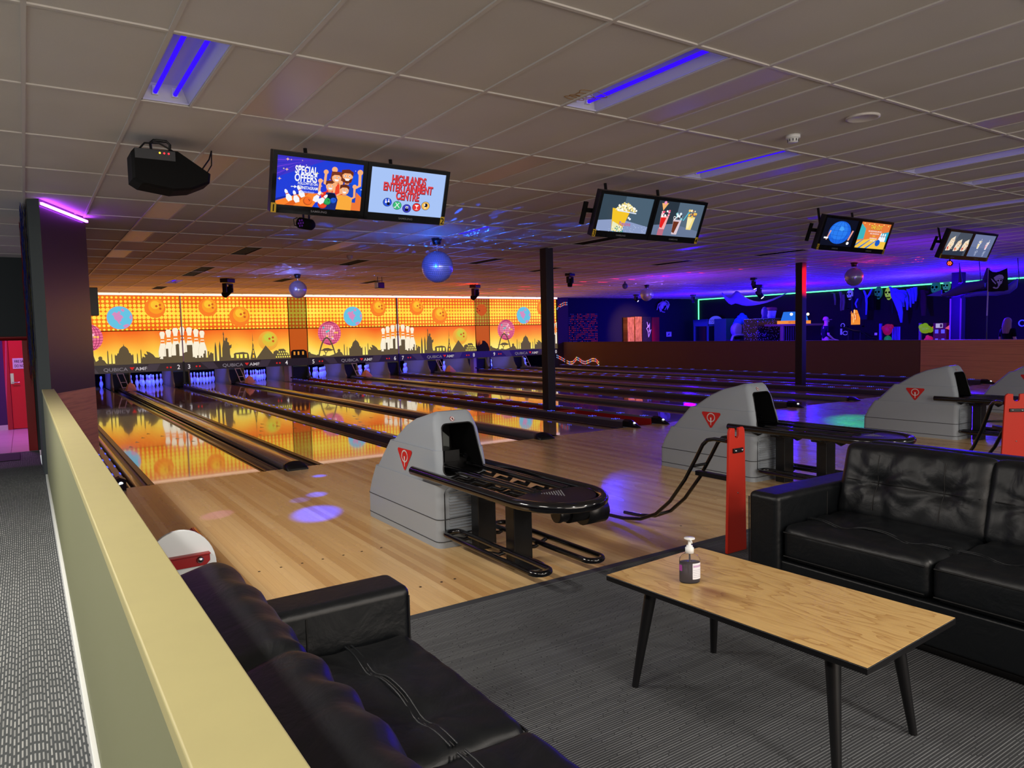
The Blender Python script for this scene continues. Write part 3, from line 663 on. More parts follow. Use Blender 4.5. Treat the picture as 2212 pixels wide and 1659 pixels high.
for x0, x1, k in ((5.515, 6.135, 0), (12.995, 13.645, 1)):
    t = thing('mural_filler', ['dimmer narrow mural panel between the numbers 4 and 5', 'dimmer narrow mural panel with orange ball between the numbers 8 and 9'][k], 'mural', (x0, YM, ZB), 0, 'dim filler panels of the mural'); w = x1-x0
    b = MB(); b.box(0, 0, ZS+.006-ZB, w, .05, ZT-ZB, M['pit']); p = Pic(b, (0, -.002, -ZB), (1, 0, 0), (0, 0, 1), dl=.0007); p.rect(.008, ZS+.012, w-.008, ZT, M['dots_dim'])
    if k: p.circ(.3, 2.45, .24, em((200, 84, 26))); [p.circ(a, c, .03, em((120, 30, 16)), 10) for a, c in ((.1, 2.5), (.2, 2.42), (.08, 2.38))]
    b.build('upper_panel', t)
    b = MB(); b.box(0, 0, ZV-ZB, w, .05, ZS-.006-ZB, M['pit']); p = Pic(b, (0, -.002, -ZB), (1, 0, 0), (0, 0, 1), dl=.0007)
    p.rect(.008, ZV, w-.008, ZS-.012, em((214, 96, 30), .8))
    if k == 0: p.poly([(.02, ZV), (.03, 1.02), (.1, 1.08), (.48, 1.08), (.58, 1.02), (.6, ZV)], SILD); [p.rect(a, .9, a+.06, 1.02, em((220, 140, 50))) for a in (.12, .26, .42)]
    else: p.poly([(0, ZV), (0, 1.0), (.04, 1.3), (.06, 1.0), (.12, 1.2), (.14, 1.0), (.18, 1.26), (.2, 1.05), (.28, 1.1), (.3, 1.22), (.42, 1.2), (.55, 1.08), (.63, .9), (.63, ZV)], SILD)
    b.build('lower_panel', t)
    MB().box(0, -.05, 0, w, .05, ZV+.004-ZB, VAL).build('number_band', t)
# seams, top light
for n, x in enumerate((2.09, 9.57)):
    s = MB().box(x-.016, YM-.076, ZV+.02, x+.016, YM-.066, ZT, M['tin']).box(x-.03, YM-.085, -.0, x+.03, YM-.066, ZV+.03, M['black']); s.box(x-.06, YM-.15, .10, x+.06, YM-.066, .14, M['black'])
    tag(s.build('mural_post', bevel=.003), ['thin white joint post on black foot between the numbers 2 and 3', 'thin white joint post on black foot between the numbers 6 and 7'][n], 'post', 'joint posts of the mural')
for n, x in enumerate((5.56, 6.1, 13.0, 13.62)):
    s = MB().box(x-.025, YM-.06, .05, x+.025, YM-.032, ZB-.002, M['black']).box(x-.07, YM-.10, .102, x+.07, YM-.01, .15, M['black']).box(x-.02, YM-.05, -.02, x+.02, YM-.032, .102, M['black'])
    tag(s.build('mural_stand', bevel=.004), 'black stand leg under the %s end of the dim mural filler %s' % (('left', 'right')[n % 2], ('between 4 and 5', 'between 8 and 9')[n//2]), 'stand', 'black legs under the mural')
tl = thing('cove_light', 'long white light strip running along the top of the mural', 'strip light', (-1.4, YM+.0, ZT))
MB().box(0, -.05, .008, 18.5, .1, HC-ZT-.002, mat('cove_white', (240, 235, 225), .5, emit=(255, 232, 204), es=1.25)).build('diffuser', tl)
MB().box(0, -.06, 0, 18.5, .12, .008, M['white']).build('lip', tl)

# ------------------------------------------------------------------- pins
PP = [(0, .0254), (.0258, .0254)]
prof = [(.0, 0), (.026, 0), (.03, .008), (.042, .05), (.0605, .114), (.052, .17), (.034, .215), (.026, .235), (.0235, .255), (.0245, .275), (.029, .30), (.0322, .33), (.031, .352), (.024, .372), (.012, .380), (.0, .381)]
pmats = [M['pin_red'] if 6 <= i <= 8 and i != 7 else M['pin'] for i in range(len(prof)-1)]
pmesh = MB().lathe(prof, (0, 0, 0), M['pin'], 16, mats=pmats).build('bowling_pin', weld=True)
GP = 'blue-lit bowling pins at the ends of the lanes'
RN = ['front pin', 'left pin of the second row', 'right pin of the second row', 'left pin of the third row', 'middle pin of the third row', 'right pin of the third row', 'leftmost pin of the back row', 'second pin from the left in the back row', 'third pin from the left in the back row', 'rightmost pin of the back row']
SP = [(0, 0), (-.1524, .264), (.1524, .264), (-.3048, .528), (0, .528), (.3048, .528), (-.4572, .792), (-.1524, .792), (.1524, .792), (.4572, .792)]
SHOW = {0: [9], 1: range(10), 2: range(10), 3: range(10), 4: range(10), 5: range(10), 6: range(10), 7: range(10), 8: range(10), 9: range(10)}
first = True
for n, x in enumerate(LANES):
    for k in SHOW[n]:
        lb = 'bowling pin glowing blue, %s of lane %d' % (RN[k], n+1) if n else 'single blue bowling pin seen just right of the tall column'
        o = pmesh if first else pmesh.copy()
        if not first: COL.objects.link(o)
        first = False; o.location = (x+SP[k][0], 18.25+SP[k][1], .0012); o.rotation_euler.z = random.uniform(0, 6); tag(o, lb, 'bowling pin', GP)
# kickback panels beside each pin deck, pit curtain
KP = ['between lanes 1 and 2', 'between lanes 3 and 4', 'between lanes 5 and 6', 'between lanes 7 and 8', 'between lanes 9 and 10']
def kick(x, label, w=.5):
    t = thing('kickback', label, 'partition', (x, 17.25, -.03), 0, 'partitions between the pin decks'); h = w/2
    for s in (-1, 1):
        P = [(.0, 0), (.0, .12), (.1, .2), (.2, .36), (.26, .62), (2.3, .62), (2.3, 0)]
        MB().prism(P, (s*h-.02, 0, 0), (0, 1, 0), (0, 0, 1), (.04, 0, 0), M['kick']).build('side_panel', t, bevel=.004)
    MB().box(-h+.03, .3, .03, h-.03, 2.3, .5, M['kick_dk']).build('filler_box', t)
for n, c in enumerate(UNIT):
    kick(c, 'beige-edged pin deck partition '+KP[n])
    x = c-.02
    t = thing('ladder_rack', 'white ladder-like metal rack leaning at the pin deck '+KP[n], 'rack', (x, 16.9, .0), 0, 'white ladder racks at the pin decks')
    b = MB()
    for s in (-1, 1): b.tube([(s*.085-.06, .02, .525), (s*.085+.06, -.16, .085)], .011, M['white'], 8)
    b.build('rail', t); b = MB()
    for f in (.02, .62, .97): b.tube([(-.145+.12*f, .02-.18*f, .525-.44*f), (.025+.12*f, .02-.18*f, .525-.44*f)], .009, M['white'], 8)
    b.build('rung', t)
for n, (c, k) in enumerate(gaps): kick(c, 'beige-edged pin deck partition %s' % ('between lanes 2 and 3', 'left of the white board between lanes 4 and 5', 'between lanes 6 and 7', 'left of the white board between lanes 8 and 9')[n], .5 if n % 2 == 0 else .9)
for n, (x, k) in enumerate(((gaps[1][0]-.3, 'number 4'), (gaps[3][0]-.3, 'number 8'))):
    s = MB().box(x-.19, 17.205, -.03, x-.04, 17.24, .62, M['kick']).box(x-.03, 17.205, -.03, x+.12, 17.24, .62, M['white'])
    tag(s.build('loose_board', bevel=.003), 'beige and white boards standing upright under the %s' % k, 'board', 'boards under the mural')
# pink accelerator hoods sitting on the track covers
ICO = [(-.15, -.2, 0), (.15, -.2, 0), (.17, .1, 0), (.1, .3, 0), (-.12, .28, 0), (-.18, .05, 0), (-.1, -.12, .13), (.09, -.1, .1), (.12, .08, .16), (.0, .2, .2), (-.11, .14, .13), (-.02, .02, .23)]
for n, (c, y, k) in enumerate(((UNIT[0]+.02, 15.2, 1), (UNIT[1]+.05, 15.9, 3), (UNIT[2]+.03, 16.0, 5), (UNIT[3]+.02, 16.1, 7))):
    b = bmesh.new(); [b.verts.new((p[0]*.85, p[1]*1.0, p[2]*1.05)) for p in ICO]; bmesh.ops.convex_hull(b, input=b.verts); me = bpy.data.meshes.new('ball_track_hood'); b.to_mesh(me); b.free(); me.materials.append(M['pink'])
    o = bpy.data.objects.new('ball_track_hood', me); COL.objects.link(o); o.location = (c, y, .084)
    tag(o, 'faceted pink plastic hood sitting on the cover between lanes %d and %d' % (k, k+1), 'hood', 'pink hoods on the lane covers')
# ------------------------------------------------------------ ball returns
def interp(tab, z):
    for (z0, v0), (z1, v1) in zip(tab, tab[1:]):
        if z <= z1: return v0+(v1-v0)*(z-z0)/max(z1-z0, 1e-6)
    return tab[-1][1]
YBK = [(0, -2.61), (.2, -2.615), (.30, -2.665), (.44, -2.76), (.4405, -2.785), (.67, -3.02), (.6705, -3.06), (.80, -3.27), (.864, -3.415), (.902, -3.57), (.926, -3.655)]
YFR = [(0, -3.845), (.45, -3.85), (.59, -3.832), (.79, -3.78), (.87, -3.745), (.905, -3.728), (.926, -3.70)]
HWD = [(0, .212), (.20, .213), (.4395, .212), (.4405, .203), (.6695, .196), (.6705, .186), (.80, .176), (.87, .160), (.905, .145), (.926, .115)]
def hood_ring(z, inset=0):
    y0, y1, w = interp(YFR, z)+inset, interp(YBK, z)-inset, interp(HWD, z)-inset; r = min(.055, (y1-y0)*.3, w*.5); P = []
    for cx, cy, a0 in ((w-r, y0+r, -PI/2), (w-r, y1-r, 0), (-w+r, y1-r, PI/2), (-w+r, y0+r, PI)):
        for k in range(6): a = a0+PI/2*k/5; P.append(Vector((cx+r*math.cos(a), cy+r*math.sin(a), z)))
    return P
def cutter(pts, y0, y1):
    b = MB(); b.prism(pts, (0, y0, 0), (1, 0, 0), (0, 0, 1), (0, y1-y0, 0), M['black_matt']); return b.build('cut', weld=True)
def rrect(x0, z0, x1, z1, r, n=5, tx=0):
    P = []
    for cx, cz, a0 in ((x1-r, z0+r, -PI/2), (x1-r-tx, z1-r, 0), (x0+r+tx, z1-r, PI/2), (x0+r, z0+r, PI)):
        for k in range(n): a = a0+PI/2*k/(n-1); P.append((cx+r*math.cos(a), cz+r*math.sin(a)))
    return P
def boolean(o, cuts):
    for c in cuts:
        if o.parent: c.location = o.parent.location
        d = o.modifiers.new('b', 'BOOLEAN'); d.operation = 'DIFFERENCE'; d.object = c; d.solver = 'EXACT'
    bpy.context.view_layer.update(); dg = bpy.context.evaluated_depsgraph_get()
    me = bpy.data.meshes.new_from_object(o.evaluated_get(dg)); o.modifiers.clear(); o.data = me
    for c in cuts: bpy.data.objects.remove(c)
BR = thing('ball_return', 'grey ball return with black rack, nearest the camera, left of the red board', 'ball return', (.39, 0, 0), 0, 'ball returns')
hb = MB(); zs = [0, .012, .1, .197, .203, .30, .40, .4395, .4405, .5, .58, .6695, .6705, .72, .76, .80, .835, .864, .885, .902, .915, .926]
hb.loft([hood_ring(z) for z in zs], M['hood']); ho = hb.build('hood', BR, weld=True)
boolean(ho, [cutter(rrect(-.158, .50, .158, .845, .04, tx=.03), -4.1, -3.40), cutter(rrect(-.16, .09, .16, .42, .045, tx=.0), -4.1, -3.838)])
me = ho.data; me.materials.clear(); me.materials.append(M['hood']); me.materials.append(M['black_matt'])
for p in me.polygons:
    c = p.center; p.material_index = 1 if abs(c.x) < .1592 and .4992 < c.z < .8465 and interp(YFR, c.z)+.006 < c.y < -3.399 and (abs(p.normal.y) < .2 or c.y > -3.45) else 0
    p.use_smooth = True
d = ho.modifiers.new('es', 'EDGE_SPLIT'); d.split_angle = .6
b = MB()                                     # grooves round the hood
for z in (.2, .045):
    R = [p+Vector((0, 0, 0)) for p in hood_ring(z, -.0008)]; b.tube(R, .0035, M['hood_line'], 5, closed=True)
b.build('groove', BR)
b = MB().prism(rrect(-.157, .093, .157, .417, .042), (0, -3.841, 0), (1, 0, 0), (0, 0, 1), (0, .004, 0), M['hood'])
for k in range(13): z = .13+k*.021; b.tube([(-.125, -3.843, z), (.125, -3.843, z)], .0065, M['hood'], 6)
b.build('vent_panel', BR)
b = MB().tube([(p[0], -3.846, p[1]) for p in rrect(-.162, .088, .162, .422, .046)], .004, M['black_matt'], 6, closed=True)
b.tube([(p[0], interp(YFR, p[1])-.0, p[1]) for p in rrect(-.158, .50, .158, .845, .04, tx=.03)], .005, M['black'], 6, closed=True); b.build('gasket', BR)
b = MB().box(-.15, -3.62, .47, .15, -3.41, .60, M['black']).box(-.05, -3.66, .56, .07, -3.45, .64, M['black'])
b.prism([(-.12, 0), (.12, 0), (.12, .08), (.05, .14), (-.08, .13), (-.12, .07)], (0, -3.42, .62), (1, 0, 0), (0, 0, 1), (0, .015, 0), pl((120, 126, 124), .5))
b.tube([(-.09, -3.70, .57), (-.09, -3.45, .585)], .017, M['black_gloss'], 8).tube([(.10, -3.70, .59), (.10, -3.45, .60)], .017, M['black_gloss'], 8).tube([(-.02, -3.62, .585), (.05, -3.62, .60), (.055, -3.60, .63), (-.0, -3.60, .62)], .006, M['steel'], 6)
b.build('lift_mechanism', BR)
for s in (-1, 1):                            # red triangle logo on each side
    lo = MB(); zc = lambda z: interp(HWD, z)+.002
    z0, z1 = .625, .485; O = Vector((s*zc(.555), -3.32, .555)); V = Vector((s*(zc(.66)-zc(.45)), 0, .21)).normalized(); U = Vector((0, -s, 0)) if s < 0 else Vector((0, 1, 0)); U = Vector((0, 1, 0))*(1 if s > 0 else -1)
    p = Pic(lo, O, U, V, dl=.0012); R_ = pl((200, 34, 30), .4)
    T = [(-.118, .068), (-.108, .076), (.108, .076), (.118, .068), (.118, .055), (.012, -.078), (0, -.082), (-.012, -.078), (-.118, .055)]
    p.poly(T, R_)
    ring = [(.047*math.sin(a), .022+.041*math.cos(a)) for a in [2*PI*k/28 for k in range(28)]]
    p.line(ring, .0105, M['white'], True); p.poly([(-.008, .022), (.008, .022), (.005, -.055), (-.001, -.055)], M['white'])
    lo.build('logo', BR)
st = MB(); O = Vector((-.03, interp(YFR, .876)-.004, .876)); p = Pic(st, O, (1, 0, 0), (0, .42, .9), dl=.0012)
p.circ(0, 0, .017, pl((190, 60, 60))).circ(0, 0, .0145, M['white']).poly([(-.005, -.008), (.006, -.009), (.007, .004), (.002, .01), (-.006, .005)], pl((60, 60, 60))).line([(-.01, .01), (.01, -.01)], .003, pl((190, 60, 60)))
st.build('sticker', BR)
# rack: one bent outer tube, a tip plate, inner rails
ZR = .52
def rackpath(w, y0, ye, ry, z, n=16):
    P = [(-w, y0, z), (-w, y0-.3, z), (-w, ye, z)]
    P += [(-w*math.cos(PI*k/n), ye-ry*math.sin(PI*k/n), z) for k in range(1, n)]
    return P+[(w, ye, z), (w, y0-.3, z), (w, y0, z)]
MB().tube(rackpath(.275, -3.60, -4.85, .33, ZR), .031, M['black_gloss'], 14).build('outer_rail', BR)
b = MB(); P = [(-.25*math.cos(PI*k/20), -4.83-.305*math.sin(PI*k/20)) for k in range(21)]; P = P+[(.12, -4.77), (0, -4.75), (-.12, -4.77)]
b.prism(P, (0, 0, ZR-.012), (1, 0, 0), (0, 1, 0), (0, 0, .03), M['black']); b.build('tip_plate', BR, bevel=.01)
b = MB()
for i in range(9):
    for j in range(9-i): b.lathe([(.0042, 0), (.0042, .0012)], (-.06+j*.017+i*.0085, -4.84-i*.0155, ZR+.0182), pl((150, 150, 155), .4), 6)
b.build('tip_vents', BR)
for xs in ((-.085, -.045), (.135, .165)):
    b = MB()
    for x in xs: b.tube([(x, -3.5 if x < .1 else -3.66, ZR+.012), (x, -4.80, ZR+.012)], .0155, M['black_gloss'], 10)
    b.build('inner_rail', BR)
for k in range(5):
    y = -3.86-k*.21; b = MB(); b.tube([(-.262, y, ZR-.02), (-.2, y-.02, ZR-.055), (-.07, y-.02, ZR-.03), (.0, y-.02, ZR-.06), (.14, y-.02, ZR-.03), (.2, y-.02, ZR-.055), (.262, y, ZR-.02)], .016, M['black'], 8); b.build('rack_bracket', BR)
for y in (-3.98, -4.41):
    b = MB().box(-.005, y-.05, .0, .135, y+.05, ZR-.07, M['black']).box(-.06, y-.07, ZR-.09, .17, y+.07, ZR-.06, M['black']); b.build('leg', BR, bevel=.006)
MB().lathe([(.115, 0), (.115, .012), (.10, .02)], (.065, -4.49, 0), M['black'], 24, sx=.9, sy=1.2).build('base_plate', BR)
b = MB().lathe([(.055, -.0), (.055, .12)], (-.02, -5.02, ZR-.07), M['black_matt'], 16, axis='X').lathe([(.045, 0), (.05, .02), (.045, .04), (.05, .06), (.045, .08)], (-.10, -5.02, ZR-.065), M['black'], 16, axis='X').lathe([(.075, 0), (.075, .15)], (.1, -5.0, ZR-.085), M['black'], 18, axis='X').box(-.02, -5.06, ZR-.05, .24, -4.9, ZR-.01, M['black_matt'])
b.build('motor', BR)
def stadium(x0, x1, y0, y1, z, n=8):
    r = (x1-x0)/2; c = (x0+x1)/2
    return [(c+r*math.cos(PI*k/n), y1-r+r*math.sin(PI*k/n), z) for k in range(n+1)]+[(c-r*math.cos(PI*k/n), y0+r-r*math.sin(PI*k/n), z) for k in range(n+1)]
for x0 in (-.195, .195): MB().tube(stadium(x0, x0+.125, -4.96, -3.86, .115), .0175, M['black_gloss'], 10, closed=True).build('foot_loop', BR)
b = MB()
for y in (-3.98, -4.41): b.tube([(-.19, y+.03, .108), (-.08, y+.02, .075), (.03, y, .095)], .013, M['black'], 8).tube([(.11, y, .095), (.2, y+.02, .075), (.30, y+.03, .108)], .013, M['black'], 8)
b.build('loop_arm', BR)
dup(BR, (3.78, .06, 0), 0, 'grey ball return right behind the red board, with green floor glow beyond its rack')
dup(BR, (7.75, .10, 0), 0, 'grey ball return in front of the low wood wall, above the black sofa')
dup(BR, (11.2, .12, 0), 0, 'grey ball return cut by the right picture edge, behind the second red board')

# ----------------------------------------------------------- sofas
def smooth01(t): t = max(0, min(1, t)); return t*t*(3-2*t)
def cushion(sx, sy, sz, puff, n=30, tufts=(), wr=0, seed=0, r=.045, wrdir=0):
    """soft block centred at the origin, bulging on all faces; tufts are dents on the +z face"""
    rg = random.Random(seed); ph = [(rg.uniform(0, 6), rg.uniform(8, 22), rg.uniform(-8, 8), rg.uniform(.4, 1)) for _ in range(9)]
    b = bmesh.new(); bmesh.ops.create_cube(b, size=2); bmesh.ops.subdivide_edges(b, edges=b.edges, cuts=n, use_grid_fill=True)
    for v in b.verts:
        x, y, z = v.co; e = .5
        q = [sx/2, sy/2, sz/2]; c = [x*q[0], y*q[1], z*q[2]]
        k = [max(0, abs(c[i])-(q[i]-r)) for i in range(3)]; L = math.sqrt(sum(a*a for a in k))
        if L > r:
            for i in range(3):
                if k[i] > 0: c[i] = math.copysign(q[i]-r+k[i]*r/L, c[i])
        u, w = c[0]/q[0], c[1]/q[1]
        bz = (1-u*u)*(1-w*w)
        top = smooth01((z+.2)/1.2)
        dz = puff*max(0, bz)**.6*(1 if z > 0 else -.3)*abs(z)
        for tx, ty, td in tufts:
            dd = math.hypot(c[0]-tx, c[1]-ty); dz -= td*math.exp(-(dd/.055)**2)*top+td*.45*math.exp(-(dd/.16)**2)*top
            a = math.atan2(c[1]-ty, c[0]-tx); dz += .004*math.sin(a*11+tx*9)*math.exp(-(dd/.22)**2)*smooth01(dd/.05)*top
        if wr:
            s_ = sum(A*math.sin(p+fx*(c[0] if not wrdir else c[1])*2.2+fy*(c[1] if not wrdir else c[0])) for p, fx, fy, A in ph)/5
            edge = max(abs(u), abs(w)); dz += wr*s_*(.35+.65*edge*edge)*top
        k2 = 1+.0*e; v.co = (c[0]+math.copysign(puff*.35*(1-w*w)*max(0, 1-z*z), c[0])*(abs(x) > .6), c[1]+math.copysign(puff*.35*(1-u*u)*max(0, 1-z*z), c[1])*(abs(y) > .6), c[2]+dz)
    bm_v = [v.co.copy() for v in b.verts]; fs = [[v.index for v in f.verts] for f in b.faces]; b.verts.index_update(); fs = [[v.index for v in f.verts] for f in b.faces]; b.free()
    return bm_v, fs
def put(mb, vf, Mx, m): mb.add([Mx @ v for v in vf[0]], vf[1], m, True)
AW, AH, CW = .19, .585, .755
def sofa(name, label, loc, rz, depth, bh=.785):
    """local x along the seat from the first arm, y from front (0) to back"""
    t = thing(name, label, 'sofa', loc, rz); L = 2*AW+2*CW
    MB().box(.01, .03, .04, L-.01, depth-.02, .24, M['leather']).box(.02, .05, 0, L-.02, depth-.05, .04, M['black_matt']).build('base', t, bevel=.012)
    for x in (0, L-AW):
        b = MB(); b.box(x, 0, .03, x+AW, depth-.01, AH, M['leather']); b.build('arm', t, bevel=.032, seg=4)
        s = MB(); h = AH-.004
        for xx in (x+.012, x+AW-.012): s.tube([(xx, .02, h-.03), (xx, depth-.1, h-.03)], .0035, M['seam'], 6)
        s.tube([(x+.0, .012, h-.03), (x+.0, .012, .05)], .0035, M['seam'], 6); s.tube([(x-.001, depth*.45, h-.03), (x-.001, depth*.45, .05)], .003, M['seam'], 6).tube([(x+AW+.001, depth*.45, h-.03), (x+AW+.001, depth*.45, .05)], .003, M['seam'], 6)
        s.build('arm_seam', t)
    MB().box(AW-.02, depth-.11, .2, L-AW+.02, depth, bh, M['leather']).build('back_frame', t, bevel=.035, seg=4)
    YC = .665
    for k in (0, 1):
        cx = AW+CW*(k+.5); D = .62
        b = MB(); put(b, cushion(CW-.006, D, .19, .020, 34, [(-.17, -.09, .022), (.17, -.09, .022)], .009, k+5, wrdir=1), Matrix.Translation((cx, .025+D/2, .335)), M['leather']); o = b.build('seat_cushion', t)
        s = MB()
        for dy in (-.010, 0, .010):
            P = []
            for q in range(25):
                x = -.36+.72*q/24; dzz = .43+.013*(1-(x/.37)**2)-.028*(math.exp(-((x-.17)/.075)**2)+math.exp(-((x+.17)/.075)**2)); P.append((cx+x, .025+D/2-.09+dy, dzz+(.004 if dy else .0015)))
            s.tube(P, .0034 if dy else .0024, M['seam'] if dy == 0 else M['stitch'], 5)
        s.tube([(cx-CW/2+.02, .022, .395), (cx+CW/2-.02, .022, .395)], .004, M['seam'], 6).tube([(cx-CW/2+.02, .022, .27), (cx+CW/2-.02, .022, .27)], .004, M['seam'], 6)
        s.build('cushion_seam', o)
        b = MB(); Mx = Matrix.Translation((cx, YC, .585)) @ Matrix.Rotation(PI/2-.26, 4, 'X') @ Matrix.Translation((0, 0, 0))
        put(b, cushion(CW+.015, .42, .20, .035, 34, [(-.17, .0, .028), (.17, .0, .028)], .018, k+11), Mx, M['leather']); o = b.build('back_cushion', t)
        s = MB()
        for path in ([(-.345+.69*q/20, 0) for q in range(21)], [(-.17, -.15+.30*q/14) for q in range(15)], [(.17, -.15+.30*q/14) for q in range(15)]):
            P = []
            for x, y in path:
                u, w = x/.385, y/.21; dz = .10+.035*max(0, (1-u*u)*(1-w*w))**.6
                for tx in (-.17, .17): dd = math.hypot(x-tx, y); dz -= .028*math.exp(-(dd/.055)**2)+.0126*math.exp(-(dd/.16)**2)
                P.append(Mx @ Vector((x, y, dz+.0015)))
            s.tube(P, .003, M['seam'], 5)
        s.build('cushion_seam', o)
    return t
# facing +X against the half wall (local x -> -Y, local y -> -X)
sofa('leather_sofa', 'black leather sofa against the left half wall, its arm nearest the wood floor', (-1.015, -5.72-2*AW-2*CW, .002), PI/2, .835, .60)
sofa('leather_sofa', 'black leather sofa with tufted back cushions, on the far side of the coffee table', (1.11, -5.66, .002), -PI/2, .96)

# ----------------------------------------------------------- coffee table
tt = thing('coffee_table', 'low coffee table with oak top, black edge and black tapered legs', 'table', (.185, -6.47, .002), math.radians(3))
MB().box(-.298, -.55, .425, .298, .55, .4475, M['black']).build('table_edge', tt, bevel=.003)
MB().box(-.296, -.548, .4475, .296, .548, .4492, M['oak']).build('tabletop', tt, bevel=.001)
for sx in (-1, 1):
    for sy in (-1, 1):
        MB().tube([(sx*.20, sy*.385, .425), (sx*.253, sy*.435, 0)], [.026, .0135], M['black'], 16).build('leg', tt)
z0 = .4512; bt = thing('sanitiser_bottle', 'clear pump bottle of hand gel with white pump, on the coffee table', 'bottle', (.066, -6.205, z0), -YAW)
glass = mat('clear_plastic', (240, 234, 244), .04, trans=.95, ior=1.12)
gel = mat('clear_gel', (226, 220, 236), .15, trans=.2, ior=1.2)
MB().lathe([(.0, 0), (.037, 0), (.041, .004), (.0415, .010), (.0415, .088), (.040, .098), (.033, .108), (.020, .117), (.0135, .121), (.013, .125)], (0, 0, 0), glass, 32, sy=.66).build('bottle_body', bt)
MB().lathe([(.0, .003), (.036, .003), (.0385, .012), (.0385, .083), (.0, .083)], (0, 0, 0), gel, 28, sy=.64).build('gel', bt)
MB().lathe([(.0, .119), (.017, .119), (.0172, .14), (.0125, .143), (.0122, .149), (.0062, .150), (.0055, .166), (.012, .172), (.0215, .176), (.021, .1795), (.0, .181)], (0, 0, 0), M['white'], 24).tube([(0, 0, .172), (0, -.03, .172), (0, -.036, .168)], .004, M['white'], 8).build('pump', bt)
MB().tube([(0, 0, .02), (0, 0, .12)], .0035, pl((225, 225, 230), .4), 8).build('dip_tube', bt)
lb = MB(); n = 14
def wrap(a0, a1, z0_, z1_, m, k=1.012):
    V = []; 
    for i in range(n+1): a = a0+(a1-a0)*i/n; V += [(.0415*k*math.cos(a), .0415*.66*k*math.sin(a), z) for z in (z0_, z1_)]
    lb.add(V, [(2*i, 2*i+2, 2*i+3, 2*i+1) for i in range(n)], m, True)
wrap(-PI*.46, -PI*.06, .018, .082, pl((226, 228, 236), .5)); wrap(-PI*.44, -PI*.08, .066, .074, pl((190, 160, 196), .5), 1.02)
lb.build('back_label', bt); lb = MB()
for k in range(5): wrap(-PI*.44, -PI*.08, .026+k*.007, .0272+k*.007, pl((150, 150, 170), .5), 1.02)
lb.build('label_print', bt); lb = MB()
wrap(-PI*.99, -PI*.80, .05, .074, pl((150, 60, 150), .5)); lb.build('front_label', bt)

# ----------------------------------------------------------- ball ramps
def ramp_thing(label, x, y, z0=.002, group='red ball ramps'):
    t = thing('ball_ramp', label, 'ball ramp', (x, y, z0), 0, group)
    N = [(.075, .815), (.075, .765), (.085, .75), (.105, .75), (.115, .765), (.115, .815)]
    P = [(0, 0), (.19, 0), (.172, .78), (.168, .805), (.155, .82)]+N[::-1]+[(.04, .82), (.026, .805), (.022, .78)]
    MB().prism(P, (0, 0, 0), (1, 0, 0), (0, 0, 1), (0, .022, 0), M['red']).build('board', t, bevel=.004)
    MB().box(.05, -.012, .655, .142, 0, .685, M['black']).build('bracket', t, bevel=.002)
    b = MB()
    for xx in (.066, .128): b.lathe([(.009, 0), (.009, -.006), (.0, -.008)], (xx, -.012, .67), M['steel'], 8, axis='Y')
    b.lathe([(.005, 0), (.005, -.003), (0, -.004)], (.1, 0, .39), M['steel'], 8, axis='Y'); b.build('bolt', t)
    for xx in (.018, .168):
        Q = [(0, .735), (.10, .738), (.16, .725), (.20, .69), (.26, .59), (.36, .43), (.50, .255), (.64, .135), (.80, .065), (.98, .035), (1.14, .027)]
        MB().tube([(xx, .02+y_, z_) for y_, z_ in Q], .0135, M['black_gloss'], 10).build('rail', t)
    for y_, z_ in ((.30, .53), (.66, .125)): MB().tube([(.018, y_+.02, z_), (.168, y_+.02, z_)], .010, M['black'], 8).build('crossbar', t)
    MB().box(.075, .02, .46, .115, .34, .49, M['black']).build('brace', t); return t
ramp_thing('ball ramp with tall notched red board and black rails, left of the tufted sofa', 1.612, -5.105)
q = at(2172, 852, Z=.815); ramp_thing('ball ramp with notched red board at the right picture edge, behind the sofa', q.x-.02, q.y+.02); r2 = [o for o in bpy.data.objects if o.name.startswith('ball_ramp')][-1]; r2.rotation_euler.z = math.radians(-40); r2.scale = (1.3, 1, 1)
wt = thing('ball_ramp', 'ball ramp with round-topped white board and red bar, wedged behind the left sofa', 'ball ramp', (-1.665, -5.33, .002), 0)
P = [(-.125, 0), (.125, 0), (.125, .62)]+[(.125*math.cos(PI*k/20), .62+.145*math.sin(PI*k/20)) for k in range(21)]+[(-.125, .62)]
MB().prism(P, (0, 0, 0), (1, 0, 0), (0, 0, 1), (0, .018, 0), M['white_board']).build('board', wt, bevel=.002)
MB().prism([(-.1, .625), (.085, .625), (.1, .64), (.1, .672), (-.1, .672)], (0, -.014, 0), (1, 0, 0), (0, 0, 1), (0, .014, 0), M['red_dk']).box(-.1, -.03, .668, .1, 0, .673, M['red_dk']).build('bar', wt, bevel=.002)
b = MB()
for xx in (-.07, .065): b.lathe([(.0125, 0), (.0125, -.006), (.008, -.011), (0, -.012)], (xx, -.014, .649), M['steel'], 10, axis='Y')
b.build('bolt', wt)
for xx in (-.088, .072): MB().tube([(xx, .018, .715), (xx, .13, .722), (xx, .19, .70), (xx, .25, .62), (xx, .4, .40), (xx, .6, .18), (xx, .85, .06), (xx, 1.0, .03)], .017, M['red_chrome'], 12).build('rail', wt)

